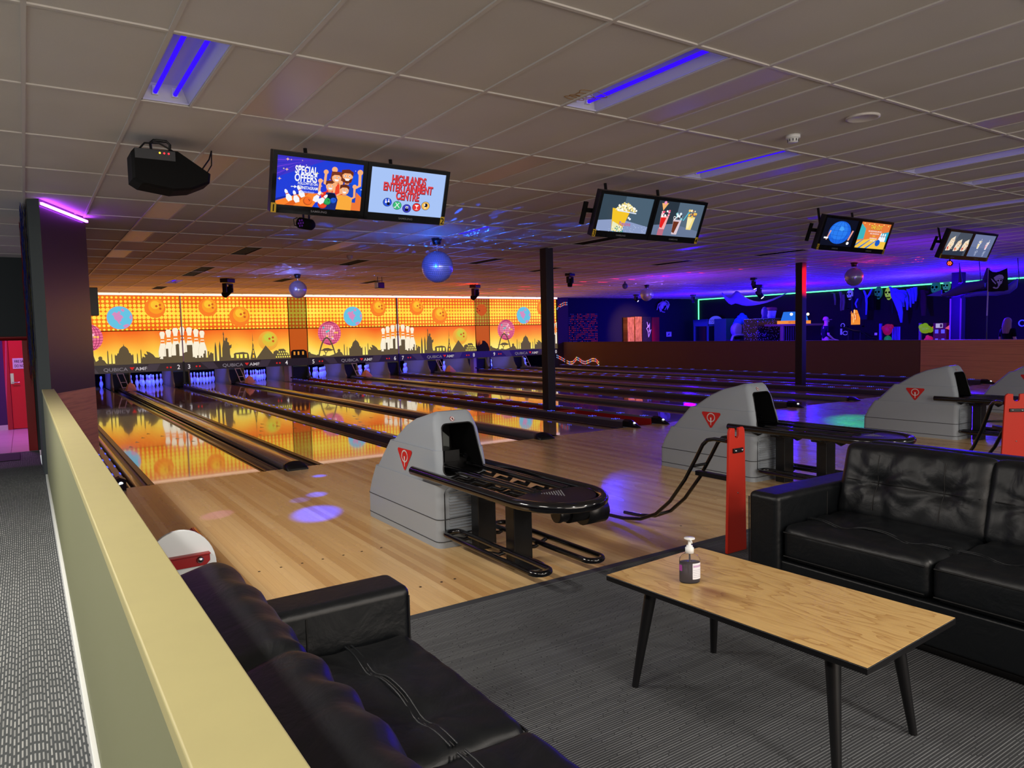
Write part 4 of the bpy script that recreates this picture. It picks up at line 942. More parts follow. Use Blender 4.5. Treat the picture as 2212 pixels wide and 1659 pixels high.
# ----------------------------------------------------------- twin screens
TW, TH = .742, .445
def screens(loc, yaw, tilt, h, label, draw, nums):
    """two panels side by side; local frame: u right, v up along the panel, n towards the viewer"""
    t = thing('twin_screen', label, 'screen', loc, 0, 'twin screens hanging over the lanes')
    U = Vector((math.cos(yaw), math.sin(yaw), 0)); N = Vector((math.sin(yaw)*math.cos(tilt), -math.cos(yaw)*math.cos(tilt), -math.sin(tilt))); V = N.cross(U)
    for k in (0, 1):
        c = U*((k-.5)*.752); w = .748/2; hh = h/2; z = Vector((0, 0, 0))
        b = MB(); b.obox(c-N*.035, U*w, V*hh, N*.033, M['black']); o = b.build('cabinet', t, bevel=.006)
        bw, bb, btop = .033, .062, .032
        f = MB()
        for a0, b0, a1, b1 in ((-w, -hh, w, -hh+bb), (-w, hh-btop, w, hh), (-w, -hh+bb, -w+bw, hh-btop), (w-bw, -hh+bb, w, hh-btop)):
            f.obox(c+U*((a0+a1)/2)+V*((b0+b1)/2)+N*.003, U*((a1-a0)/2), V*((b1-b0)/2), N*.006, M['black_gloss'])
        p = Pic(f, c-V*(hh-.022)+N*.0095, U, V); p.text('SAMSUNG', 0, 0, .022, pl((120, 122, 128), .4), .008, sx=1.3); f.build('bezel', o)
        sc = MB(); sw, sh = 2*w-2*bw, 2*hh-bb-btop
        O = c-U*(w-bw)-V*(hh-bb)-N*.0015; pc = Pic(sc, O, U, V, su=sw, sv=sh); draw[k](pc); sc.build('picture', o)
        sk = MB(); s = -1 if k == 0 else 1; O = c+U*(s*(w-.021))-V*(hh-.03)+N*.0095
        p = Pic(sk, O, U, V); p.rect(-.02, -.03, .02, .042, pl((200, 164, 30), .5)); p.text(nums[k], 0, -.022, .075, M['black_matt'], .012); sk.build('number_sticker', o)
    top = HC-loc[2]
    b = MB()
    for k in (-.375, .375):
        a = U*k-N*.07; b.obox(a-N*.02, U*.05, V*.1, N*.02, M['black']); b.tube([a-N*.03, a-N*.2, Vector((a.x-N.x*.24, a.y-N.y*.24, top))], .016, M['black'], 8)
    b.build('bracket', t)
    if nums != '12': b = MB().obox(-U*.805-N*.12-V*.03, U*.022, V*.11, N*.012, M['black_matt']); b.obox(-U*.40-N*.12, U*.40, V*.02, N*.012, M['black_matt']); b.build('side_plate', t)
    return t
WHT = em((246, 246, 250)); 
def shake(p, u, v0, h, w, c1, c2, top):
    p.poly([(u-w*.62, v0), (u+w*.62, v0), (u+w, v0+h*.62), (u-w, v0+h*.62)], em(c1)); p.poly([(u-w*.7, v0+h*.1), (u-w*.1, v0+h*.05), (u+w*.5, v0+h*.55), (u-w*.9, v0+h*.55)], em(c2))
    rg = random.Random(int(u*100))
    for k in range(16): p.circ(u+rg.uniform(-w, w), v0+h*rg.uniform(.6, .92), w*rg.uniform(.25, .5), em(top[k % len(top)]), 8, asp=.62)
def person_pic(p, u, v, s, shirt, hair, beard=False, long=False, arms=((-1, 1), (1, 1))):
    SK = em((250, 176, 122)); SK2 = em((232, 150, 98)); HR = em(hair); SH = em(shirt); A = .58
    if long: p.poly([(u-.5*s*A, v+.3*s), (u-.4*s*A, v+1.0*s), (u+.4*s*A, v+1.02*s), (u+.62*s*A, v+.1*s), (u+.4*s*A, v-.1*s)], HR)
    p.poly([(u-.7*s*A, v-1.3*s), (u-.75*s*A, v-.15*s), (u-.25*s*A, v+.05*s), (u+.25*s*A, v+.05*s), (u+.75*s*A, v-.15*s), (u+.7*s*A, v-1.3*s)], SH)
    for sx, sy in arms:
        p.line([(u+sx*.62*s*A, v-.25*s), (u+sx*.92*s*A, v-.05*s*sy), (u+sx*.88*s*A, v+.75*s*sy)], .2*s*A, SK); p.circ(u+sx*.88*s*A, v+.9*s*sy, .2*s, SK, 12, asp=A)
    p.poly([(u-.15*s*A, v-.05*s), (u+.15*s*A, v-.05*s), (u+.15*s*A, v+.2*s), (u-.15*s*A, v+.2*s)], SK2)
    p.circ(u, v+.5*s, .42*s, SK, 20, asp=A*.92)
    if beard: p.poly([(u-.38*s*A, v+.45*s), (u-.3*s*A, v+.12*s), (u, v+.02*s), (u+.3*s*A, v+.12*s), (u+.38*s*A, v+.45*s), (u+.2*s*A, v+.33*s), (u-.2*s*A, v+.33*s)], HR)
    p.poly([(u-.42*s*A, v+.55*s), (u-.4*s*A, v+.95*s), (u+.1*s*A, v+1.04*s), (u+.42*s*A, v+.85*s), (u+.4*s*A, v+.55*s), (u+.2*s*A, v+.75*s), (u-.2*s*A, v+.74*s)], HR)
    p.poly([(u-.2*s*A, v+.38*s), (u+.2*s*A, v+.38*s), (u+.1*s*A, v+.22*s), (u-.1*s*A, v+.22*s)], WHT)
    for d in (-.15, .15): p.circ(u+d*s*A, v+.55*s, .075*s, WHT, 8, asp=A).circ(u+d*s*A, v+.55*s, .04*s, em((30, 20, 20)), 8, asp=A)
def pinl(p, u, v, s, a):
    ca, sa = math.cos(a), math.sin(a); A = .58
    def tr(L): return [(u+(x*ca-y*sa)*s*A, v+(x*sa+y*ca)*s) for x, y in L]
    p.poly(tr([(-.16, 0), (-.24, .3), (-.1, .62), (-.12, .85), (-.05, 1), (.05, 1), (.12, .85), (.1, .62), (.24, .3), (.16, 0)]), WHT); p.poly(tr([(-.12, .66), (.12, .66), (.115, .6), (-.115, .6)]), em((226, 50, 50)))
def pic1(p):
    p.rect(0, 0, 1, 1, em((28, 60, 216))); p.poly([(.0, 1), (.0, .55), (.55, 1)], em((60, 50, 200))); p.poly([(.45, 0), (1, 0), (1, .9), (.7, .5)], em((16, 80, 228)))
    for k in range(7): p.poly([(0, .98-k*.07), (0, .965-k*.07), (.5-k*.03, .99)], em((120, 60, 220) if k % 2 else (44, 40, 190)))
    p.poly([(0, 0), (0, .07), (.3, .28), (.52, .3), (.42, 0)], em((250, 132, 44))).poly([(.1, 0), (.34, .28), (.37, .28), (.2, 0)], em((224, 96, 30))).poly([(.85, 0), (.9, .45), (1, .3), (1, 0)], em((240, 120, 50))).poly([(0, .08), (.28, .26), (.28, .29), (0, .12)], em((20, 40, 150)))
    rg = random.Random(4)
    for _ in range(22):
        u, v, s = rg.uniform(.02, .98), rg.uniform(.35, .98), rg.choice((.008, .012, .022)); c = em(rg.choice(((255, 250, 240), (255, 200, 160), (255, 240, 140)))); p.poly([(u, v+s*1.6), (u+s*.3, v), (u, v-s*1.6), (u-s*.3, v)], c).poly([(u+s, v), (u, v+s*.5), (u-s, v), (u, v-s*.5)], c)
    person_pic(p, .79, .57, .30, (20, 70, 190), (110, 44, 20), True); person_pic(p, .66, .55, .25, (236, 70, 40), (120, 50, 30), False, True, ((-1, 1),))
    person_pic(p, .59, .37, .235, (230, 50, 36), (110, 50, 24)); person_pic(p, .755, .32, .235, (250, 170, 60), (100, 40, 20))
    p.poly([(.48, .0), (.54, .36), (.64, .36), (.68, .22), (.66, 0)], em((20, 40, 120))).circ(.6, .28, .075, em((10, 16, 50)), 20, .7)
    for u, v, r, c in ((.33, .14, .088, (246, 110, 40)), (.50, .10, .09, (240, 70, 34)), (.55, .17, .075, (44, 170, 90)), (.62, .2, .06, (30, 90, 220))):
        p.circ(u, v, r, em([q*.8 for q in c]), 24, .6).circ(u+.005, v+.01, r*.86, em(c), 24, .6)
        for d in ((.2, .4), (.45, .3), (.35, .1)): p.circ(u+d[0]*r*.6, v+d[1]*r, r*.1, em((40, 20, 20)), 8, .6)
    for u, v, a in ((.13, .12, .45), (.21, .1, .35), (.27, .22, .5), (.40, .15, -.45), (.45, .12, -.7)): pinl(p, u, v, .25, a)
    p.text('SPECIAL', .285, .70, .215, WHT, .03, sx=.325).text('OFFERS', .285, .54, .215, WHT, .03, sx=.355).text('FOLLOW US ON', .31, .475, .075, WHT, .02, sx=.40).text('INSTAGRAM', .335, .385, .088, WHT, .02, sx=.38).text('@highlandstenpin', .31, .315, .06, em((190, 200, 250)), .01, sx=.36)
    p.line([(.13, .42), (.17, .42)], .014, WHT).poly([(.16, .45), (.19, .42), (.16, .39)], WHT).line([(.2, .39), (.235, .39), (.235, .45), (.2, .45)], .008, WHT, True).circ(.2175, .42, .014, WHT, 12, .6)
def pic2(p):
    p.rect(0, 0, 1, 1, em((168, 196, 246))); R1, R2 = em((226, 62, 70)), em((110, 16, 30))
    for body, v, sx in (('HIGHLANDS', .70, .33), ('ENTERTAINMENT', .52, .335), ('CENTRE', .34, .34)):
        p.text(body, .506, v-.012, .25, R2, .05, sx=sx).text(body, .5, v, .25, R1, .03, sx=sx)
    for k, (u, v, c) in enumerate(((.24, .25, (40, 84, 220)), (.37, .2, (60, 190, 120)), (.50, .15, (60, 60, 190)), (.63, .2, (230, 50, 50)), (.75, .25, (244, 190, 90)))):
        p.circ(u, v, .098, em((10, 16, 50)), 28, .6).circ(u, v, .09, em(c), 28, .6); I = em((10, 14, 40)) if k in (0, 2, 4) else WHT
        if k == 0: pinl(p, u-.018, v-.02, .09, .1); pinl(p, u+.015, v-.01, .09, 0); p.circ(u+.012, v-.03, .035, I, 14, .6)
        if k == 1: p.line([(u-.03, v-.05), (u+.025, v+.06)], .01, I).line([(u+.03, v-.05), (u-.025, v+.06)], .01, I).line([(u-.045, v-.045), (u-.02, v-.055)], .012, I)
        if k == 2: p.rect(u-.022, v-.06, u+.022, v+.0, I).rect(u-.018, v+.005, u+.018, v+.05, WHT).rect(u-.012, v+.015, u+.012, v+.035, I)
        if k == 3: p.poly([(u-.03, v+.05), (u+.03, v+.05), (u, v)], I).line([(u, v), (u, v-.05)], .007, I).line([(u-.018, v-.053), (u+.018, v-.053)], .008, I)
        if k == 4: p.circ(u+.003, v+.015, .045, I, 16, .5).line([(u, v-.03), (u-.008, v-.06)], .01, WHT).circ(u-.015, v+.02, .02, WHT, 10, .5)
def room_pic(p, a, b, c):
    p.rect(0, 0, 1, 1, em(a)).poly([(.45, 1), (.45, .33), (1, .2), (1, 1)], em(b)).poly([(0, 0), (0, .28), (.42, .36), (1, .2), (1, 0)], em(c))
def pic3(p):
    room_pic(p, (52, 70, 84), (74, 96, 114), (140, 156, 196)); rg = random.Random(2)
    for _ in range(40): p.circ(rg.uniform(.02, .98), rg.uniform(.0, .22), .01, em((176, 190, 220)), 6)
    p.poly([(.27, .03), (.46, .02), (.55, .62), (.20, .66)], em((244, 196, 40))).poly([(.27, .03), (.46, .02), (.475, .16), (.255, .3)], em((236, 236, 190)))
    for _ in range(60): p.circ(rg.uniform(.27, .46), rg.uniform(.03, .18), .016, em(rg.choice(((250, 246, 220), (240, 210, 80), (60, 130, 200), (70, 160, 90)))), 7, .6)
    for _ in range(90): u = rg.uniform(-.17, .17); p.circ(.375+u, .64+rg.uniform(0, .2)*(1-(u/.19)**2), .032, em(rg.choice(((252, 246, 206), (240, 226, 150), (226, 196, 90), (255, 252, 236)))), 8, .6)
    p.poly([(.20, .66), (.55, .62), (.55, .59), (.20, .63)], em((226, 232, 246)))
    p.text('Popcorn', .375, .25, .155, em((230, 60, 40)), .03, sx=.42).text('Popcorn', .38, .257, .155, em((110, 160, 220)), 0, sx=.42).circ(.42, .47, .03, WHT, 10, .6).circ(.45, .44, .03, WHT, 10, .6)
def pic4(p):
    room_pic(p, (40, 52, 64), (84, 104, 124), (104, 120, 150))
    p.poly([(.13, .0), (.25, .0), (.25, .2), (.13, .2)], em((190, 110, 130)))
    shake(p, .2, .18, .62, .085, (246, 170, 170), (230, 30, 30), ((250, 170, 190), (255, 220, 220), (240, 90, 120), (250, 250, 250))); p.poly([(.12, .72), (.2, .95), (.06, .93)], em((244, 180, 110))).circ(.13, .95, .05, em((240, 150, 190)), 10, .6)
    shake(p, .47, .06, .7, .09, (220, 200, 210), (110, 50, 30), ((230, 240, 245), (150, 210, 220), (60, 50, 60), (255, 255, 255))); p.line([(.58, .5), (.66, .76)], .02, em((90, 200, 220)))
    shake(p, .74, .24, .62, .085, (246, 224, 140), (250, 236, 180), ((250, 214, 120), (240, 190, 80), (160, 90, 60), (255, 240, 190)))
def pic5(p):
    p.rect(0, 0, 1, 1, em((8, 12, 32))); p.circ(.52, .5, .43, em((24, 100, 226)), 36, .78).circ(.5, .56, .34, em((40, 124, 240)), 30, .78); G = em((14, 60, 160))
    for h in (-.25, -.1, .08, .24): w = .33*math.sqrt(1-(h/.43)**2); p.line([(.52-w, .5+h), (.52, .48+h), (.52+w, .5+h)], .008, G)
    for a in (-.2, -.07, .09, .22): p.line([(.52+a*math.cos(q), .5+.43*math.sin(q)) for q in [PI*(k/10-.5) for k in range(11)]], .006, G)
    p.poly([(.46, .6), (.5, .74), (.58, .72), (.62, .62), (.56, .56)], em((70, 160, 250)))
    p.line([(.16, .22), (.22, .55)], .04, em((220, 160, 150))).line([(.83, .25), (.9, .6)], .05, em((230, 160, 150))).circ(.84, .13, .06, WHT, 12, .7).rect(.07, .25, .2, .31, WHT)
def pic6(p):
    p.rect(0, 0, 1, 1, em((232, 124, 60))).poly([(0, 0), (0, .25), (.5, .4), (1, .3), (1, 0)], em((246, 196, 70))).poly([(0, .3), (0, .95), (.2, .75), (.22, .35)], em((60, 180, 190))).poly([(.7, .3), (.75, .62), (1, .7), (1, .3)], em((40, 170, 200)))
    for a in (-.1, .12, .34): p.poly([(a, 0), (a+.07, 0), (a+.33, .33), (a+.30, .33)], em((30, 110, 210)))
    for k in range(6): p.circ(.1+.16*k, .95-.03*(k % 2), .025, em((255, 230, 120)), 8, .7)
    for u in (.74, .81, .88): pinl(p, u, .3, .33, -.05)
    p.circ(.7, .24, .13, em((20, 90, 200)), 20, .62)
    p.text('THE LOT', .5, .75, .21, em((60, 30, 10)), .04, sx=.46).text('THE LOT', .5, .757, .21, em((255, 226, 70)), .012, sx=.46)
    for k, s in enumerate(('INCLUDES BOWLING, MINI GOLF', 'AND 2 ARCADE PLAYS', 'PRICES', 'CONCESSION $42', 'ADULT $48')): p.text(s, .5, .65-k*.09, .075, WHT if k != 2 else em((255, 226, 70)), .014, sx=.4)
def pic7(p):
    p.rect(0, 0, 1, 1, em((70, 78, 92))).poly([(.0, 1), (.0, .3), (.3, .35), (.45, 1)], em((92, 102, 118))).poly([(0, 0), (0, .28), (.9, .22), (.9, 0)], em((44, 54, 72))); rg = random.Random(8)
    for u, v, s in ((.22, .35, 1.15), (.5, .33, .95), (.76, .36, .95)):
        p.poly([(u-.13, v-.15*s), (u+.05, v-.13*s), (u+.13, v+.1), (u+.08, v+.42*s), (u-.06, v+.3*s), (u-.11, v+.1)], em((240, 224, 200)))
        for _ in range(26): p.circ(u+rg.uniform(-.09, .09), v+rg.uniform(-.08, .3)*s, .022, em(rg.choice(((226, 150, 70), (244, 196, 110), (180, 90, 50), (250, 230, 190)))), 7, .6)
        p.poly([(u-.15, v-.02), (u-.1, v-.15*s), (u-.09, v+.05)], em((220, 40, 30)))
def pic8(p):
    p.rect(0, 0, 1, 1, em((108, 120, 158))).poly([(0, 0), (0, .45), (1, .38), (1, 0)], em((96, 110, 150)))
    for u, c in ((.36, (246, 220, 150)), (.66, (240, 170, 180))): shake(p, u, .36, .38, .055, (236, 236, 240), c, ((255, 250, 245), c, (250, 240, 240))); p.line([(u, .68), (u+.02, .82)], .012, WHT); shake(p, u-.03, .06, .26, .045, (150, 160, 190), (130, 140, 180), ((160, 170, 200),))
screens((.248, -2.627, 2.631), .031, .318, .452, 'twin screens showing a special offers cartoon and red lettering, nearest the camera', (pic1, pic2), '12')
screens((3.332, -2.711, 2.606), .008, .384, .449, 'twin screens showing a popcorn tub and milkshakes', (pic3, pic4), '34')
screens((6.845, -2.807, 2.616), -.006, .347, .427, 'twin screens showing a blue globe and an orange bowling poster', (pic5, pic6), '56')
screens((10.357, -2.572, 2.674), -.015, .397, .451, 'twin screens showing filled wraps and two shakes, at the far right', (pic7, pic8), '78')
# ------------------------------------------------------- things on the ceiling
def mirror_ball(x, y, zc, r, label):
    t = thing('mirror_ball', label, 'mirror ball', (x, y, zc), 0, 'mirror balls'); rg = random.Random(int(x*100))
    b = MB(); R = 26
    for i in range(R):
        p0, p1 = PI*i/R, PI*(i+1)/R; n = max(6, int(2*R*math.sin((p0+p1)/2)))
        for k in range(n):
            a0, a1 = 2*PI*(k+.04)/n, 2*PI*(k+.96)/n; q0, q1 = p0+.008, p1-.008
            P = [Vector((math.sin(p)*math.cos(a), math.sin(p)*math.sin(a), math.cos(p)))*r for p, a in ((q0, a0), (q1, a0), (q1, a1), (q0, a1))]
            c = sum(P, Vector())/4; ax = Vector((rg.uniform(-1, 1), rg.uniform(-1, 1), rg.uniform(-1, 1))).normalized(); Rm = Matrix.Rotation(rg.gauss(0, .025), 3, ax)
            b.flat([c+Rm @ (q-c) for q in P], M['mirror'])
    b.build('mirror_tiles', t); MB().ball((0, 0, 0), r*.992, pl((40, 42, 48), .5), 32, 20).build('core', t)
    top = HC-zc
    MB().lathe([(.05, top), (.085, top), (.06, top-.10), (.0, top-.10)], (0, 0, 0), M['black'], 20).build('motor', t)
    b = MB(); z = r
    while z < top-.1: b.tube([(.008*math.cos(2*PI*k/8), 0, z+.018+.02*math.sin(2*PI*k/8)) if int(z*25) % 2 else (0, .008*math.cos(2*PI*k/8), z+.018+.02*math.sin(2*PI*k/8)) for k in range(8)], .003, M['chrome'], 6, closed=True); z += .032
    b.build('chain', t)
mirror_ball(3.373, 2.05, 2.535, .248, 'largest mirror ball, lit bright blue, hanging under the screens with red lettering')
mirror_ball(3.34, 8.97, 2.615, .208, 'small silver mirror ball in front of the mural at the left')
mirror_ball(15.148, 9.507, 2.658, .215, 'violet mirror ball with white cross highlight, beside the spider decoration')
mirror_ball(14.576, 1.896, 2.636, .215, 'bronze mirror ball edged in red, right of the red-lit pillar')
def moving_head(x, y, label, h=.5, lens=None, yaw=0, tilt=.5, wide=.16):
    t = thing('moving_head_light', label, 'stage light', (x, y, HC), yaw, 'moving head stage lights')
    k = h/.5
    MB().box(-.15*k, -.11*k, -.10*k, .15*k, .11*k, 0, M['black']).build('base', t, bevel=.012)
    b = MB()
    for s in (-1, 1): b.box(s*.115*k-.02*k, -.06*k, -.34*k, s*.115*k+.02*k, .06*k, -.12*k, M['black'])
    b.box(-.135*k, -.06*k, -.15*k, .135*k, .06*k, -.115*k, M['black']); b.build('yoke', t, bevel=.008)
    Mx = Matrix.Translation((0, 0, -.31*k)) @ Matrix.Rotation(tilt, 4, 'X')
    b = MB(); b.lathe([(0, .13), (.06, .13), (.085, .08), (.09, -.05), (.08, -.15), (.065, -.16), (0, -.16)], (0, 0, 0), M['black_matt'], 20)
    b.v = [Mx @ (v*k) for v in b.v]; o = b.build('head', t)
    l = MB().lathe([(0, -.163), (.06, -.163), (.055, -.172), (0, -.176)], (0, 0, 0), lens or M['black_gloss'], 18); l.v = [Mx @ (v*k) for v in l.v]; l.build('lens', t)
    return t
moving_head(2.165, 10.768, 'black moving head light hanging in front of the mural, left of the small silver ball', .5, tilt=.9, yaw=.7)
moving_head(9.431, 11.015, 'black moving head light lit red, right of the big blue mirror ball', .5, tilt=.8, yaw=.5, lens=em((150, 20, 20)))
moving_head(9.649, 6.635, 'moving head light pointing down, just right of the near slim pillar', .37, tilt=.1, yaw=.2)
moving_head(16.311, 6.152, 'moving head light with white lens, left of the red-lit pillar', .36, em((255, 250, 220), 3), tilt=-.35, yaw=.4)
moving_head(22.07, 13.8, 'dark moving head light hanging near the green corner light', .38, tilt=-.2, yaw=.3)
moving_head(19.458, 8.371, 'blue-lit moving head light with white lens, below the grey hanging cloth', .52, em((250, 255, 235), 4), tilt=-.7, yaw=.5)
moving_head(19.23, 14.33, 'small tilted lamp left of the violet mirror ball, above the locker panels', .34, em((200, 190, 255), 2), tilt=-.9, yaw=.3)
def par(x, y, z, L, r, label, yaw, face, es=1):
    t = thing('par_can_light', label, 'stage light', (x, y, HC), yaw, 'round can lights under the screens'); h = z-HC
    b = MB()
    for s in (-1, 1): b.box(s*.045-.008, -.008, h, s*.045+.008, .008, 0, M['black'])
    b.box(-.06, -.02, -.01, .06, .02, 0, M['black']); b.build('bracket', t)
    MB().lathe([(0, L/2), (r*.7, L/2), (r, L/2-.03), (r, -L/2), (r*.9, -L/2-.002), (r*.9, -L/2+.02), (0, -L/2+.02)], (0, 0, h), M['black_matt'], 24, axis='X').build('can', t)
    f = MB().lathe([(r*.86, -L/2+.016), (0, -L/2+.016)], (0, 0, h), M['black_gloss'], 20, axis='X')
    for k in range(7): a = 2*PI*k/6; d = 0 if k == 6 else r*.55; f.lathe([(r*.2, -L/2+.012), (0, -L/2+.008)], (0, d*math.cos(a), h+d*math.sin(a)), face, 10, axis='X')
    f.build('lamp', t)
    MB().tube([(-L/2, r*.6, h+r), (-L/2-.06, r*.6, h+r*.6), (-L/2-.05, r*.6, h-r*.4), (-L/2+.02, r*.6, h-r*.7)], .005, M['black'], 6).build('cable', t)
q = at(662, 484, Y=0); par(q.x, 0, q.z, .2, .062, 'black round can light hanging under the special offers screen', .5, em((60, 20, 90)))
q = at(2052, 569, Y=-.6); par(q.x, -.6, q.z, .17, .055, 'small can light glowing red under the wraps screens', .35, em((255, 90, 50), 4))
# fog and derby effect unit
t = thing('effect_projector', 'black wedge-shaped light effect unit hanging by a bracket at the upper left', 'light effect unit', (-1.159, -2.082, HC))
P = [(-.215, -.135), (-.215, -.33), (-.16, -.365), (.06, -.395), (.19, -.375), (.315, -.315), (.325, -.245), (.10, -.10), (-.19, -.105)]
b = MB(); R = []
for y, k in ((-.155, .93), (-.12, 1.0), (.12, 1.0), (.155, .93)): R.append([Vector(((u-.03)*k+.03, y, (v+.24)*k-.24)) for u, v in P])
b.loft(R, M['black_matt'], smooth=False); b.build('body', t, weld=True)
b = MB().box(-.195, -.161, -.185, .075, -.150, -.115, pl((52, 54, 58), .6)); b.build('rear_panel', t)
b = MB()
for k, c in ((0, (255, 200, 60)), (1, (255, 50, 60)), (2, (255, 50, 60))): b.ball((-.03+k*.03, -.163, -.135), .007, em(c, 2), 8, 6)
b.build('indicator', t)
MB().tube([(-.06, 0, -.105), (-.068, 0, -.03), (-.045, 0, -.008), (.045, 0, -.008), (.068, 0, -.03), (.06, 0, -.105)], .010, M['black'], 8).box(-.03, -.015, -.008, .03, .015, 0, M['black']).build('bracket', t)
b = MB().tube([(-.16, -.12, -.11), (-.12, -.1, -.06), (-.02, -.08, -.045), (.06, -.06, -.08), (.1, -.1, -.12)], .007, M['black'], 6).tube([(.22, .05, -.19), (.30, .08, -.18), (.37, .12, -.08), (.40, .16, 0)], .006, M['black'], 6).tube([(.24, .05, -.2), (.34, .1, -.2), (.39, .14, -.12), (.40, .16, 0)], .005, M['black'], 6); b.build('cable', t)
# small round things
t = thing('smoke_detector', 'white smoke detector on the ceiling, upper right', 'smoke detector', (3.064, -4.552, HC))
MB().lathe([(.055, 0), (.055, -.022), (.05, -.026), (0, -.026)], (0, 0, 0), M['white'], 24).build('base', t)
MB().lathe([(.043, -.026), (.038, -.055), (.0, -.058)], (0, 0, 0), M['white'], 24).build('sensor', t)
b = MB()
for k in range(10): a = 2*PI*k/10; b.obox((.0405*math.cos(a), .0405*math.sin(a), -.042), (.004*math.cos(a), .004*math.sin(a), 0), (-.004*math.sin(a), .004*math.cos(a), 0), (0, 0, .009), pl((90, 90, 95)))
b.build('slot', t)
tag(MB().lathe([(.115, 0), (.115, -.012), (.1, -.016), (.09, -.010), (0, -.012)], (3.077, -5.124, HC), pl((214, 208, 204), .5), 32).build('ceiling_disc'), 'round white ceiling plate beside the smoke detector', 'ceiling plate')
t = thing('smoke_detector', 'small dark-looking smoke detector between the two left mirror balls', 'smoke detector', (3.02, 4.824, HC)); MB().lathe([(.055, 0), (.055, -.03), (.04, -.06), (0, -.085)], (0, 0, 0), pl((160, 140, 150)), 20).build('base', t)
t = thing('flood_light', 'small square flood lamp hanging between the two left mirror balls', 'stage light', (5.44, 9.014, HC), .3)
b = MB()
for s in (-1, 1): b.tube([(s*.07, 0, -.16), (s*.07, 0, 0)], .008, M['black'], 6)
b.build('bracket', t); MB().box(-.1, -.06, -.30, .1, .09, -.15, M['black']).build('body', t, bevel=.01); MB().box(-.115, -.05, -.285, -.10, .07, -.165, pl((210, 220, 225), .3)).build('lens', t)
for n, (x, y) in enumerate(((1373, 697),)): pass
q = at(1350, 608, Z=HC); t = thing('globe_lamp', 'small dark round lamp left of the violet mirror ball', 'stage light', (q.x, q.y, HC)); MB().ball((0, 0, -.14), .09, pl((40, 60, 90), .3), 16, 12).build('globe', t); MB().tube([(0, 0, -.06), (0, 0, 0)], .02, M['black'], 8).build('stem', t)
# wall speaker beyond the column, tinsel, LED strip
q = at(204, 652, Y=8.0)
t = thing('wall_speaker', 'dark box speaker on the wall just right of the tall column', 'speaker', (-1.5, 8.0, q.z)); x1 = at(211, 652, Y=8.0).x
hz_ = at(204, 621, Y=8).z-at(204, 681, Y=8).z
MB().box(.06, -.15, -hz_/2, x1+1.5, .15, hz_/2, M['black']).build('cabinet', t, bevel=.01); MB().box(0, -.05, -.1, .07, .05, .1, M['black']).build('bracket', t)
t = thing('led_strip', 'purple glowing LED strip along the top of the tall column', 'LED strip', (B_.x, B_.y, HC-.05)); d = (C_-B_).normalized(); n_ = Vector((d.y, -d.x, 0))
MB().obox((C_-B_)/2+n_*.022, (C_-B_)/2, n_*.010, (0, 0, .012), em((170, 60, 255), 26)).build('tube', t); MB().obox((C_-B_)/2+n_*.006, (C_-B_)/2, n_*.006, (0, 0, .016), M['white']).build('channel', t)
def tinsel(name, label, x, y, z0, z1, w, cols, seed):
    rg = random.Random(seed); b = MB()
    for k in range(46):
        yy = y+rg.uniform(-w, w); xx = x+rg.uniform(-.03, .03); zz = z0+rg.uniform(0, .25); m = rg.choice(cols); P = []
        n = 14
        for i in range(n+1):
            z = z1+(zz-z1)*i/n; P.append((xx+rg.uniform(-.006, .006), yy+rg.uniform(-.01, .01)+(.012 if i % 2 else 0), z))
        for i in range(n): b.add([P[i], P[i+1], (P[i+1][0]+.003, P[i+1][1]+.013, P[i+1][2]), (P[i][0]+.003, P[i][1]+.013, P[i][2])], [(0, 1, 2, 3)], m)
    return tag(b.build(name), label, 'tinsel curtain', 'tinsel curtains on the column')
TB = [mat('tinsel_blue', (40, 80, 255), .25, .4), mat('tinsel_blue_dark', (20, 30, 150), .25, .4), mat('tinsel_gold', (220, 200, 90), .2, .5)]; TR = [mat('tinsel_red', (240, 40, 60), .25, .4), mat('tinsel_red_dark', (130, 16, 34), .25, .4), TB[2]]
tinsel('tinsel_curtain', 'shiny blue tinsel strips hanging down the left edge of the tall column', -2.03, 1.4, 1.12, HC-.02, .28, TB, 1)
tinsel('tinsel_curtain', 'shiny red tinsel strips hanging behind the blue ones on the column', -2.035, 2.6, .95, 2.95, .3, TR, 2)
# approach guide dots
for x, y in ((-.947, -3.55), (-.81, -3.55), (-.673, -3.55), (-.535, -3.55), (-.393, -3.55), (-.263, -3.55), (-.119, -3.55), (-.259, -4.43), (-.12, -4.43), (-.03, -4.43), (1.5, -3.55), (1.62, -3.55), (1.76, -3.55), (1.9, -4.43)):
    if 'dm' not in globals(): dm = MB()
    dm.lathe([(.008, .0), (.008, .0012)], (x, y, 0), pl((40, 26, 18)), 10)
dm.build('guide_dots', floor)

# ------------------------------------------------------------------- arcade
def base(px, py, **k): return at(px, py, **k)
def wallpt(x, y, d=.0): return at(x, y, Y=YA-d)
def rwall(x, y, d=.0): return at(x, y, X=XA-d)
NEON = em((70, 255, 130), 5)
t = thing('green_led_strip', 'bright green LED strip along the top of the far right wall and down its corner', 'LED strip', (XA-.02, YA-.02, HC))
MB().box(-.03, -20, -.045, .0, 0, -.015, NEON).build('ceiling_run', t)
zb = at(1540, 732, Y=YA).z; MB().box(-.035, -.03, -1.9, 0, .0, -.05, NEON).build('corner_run', t)
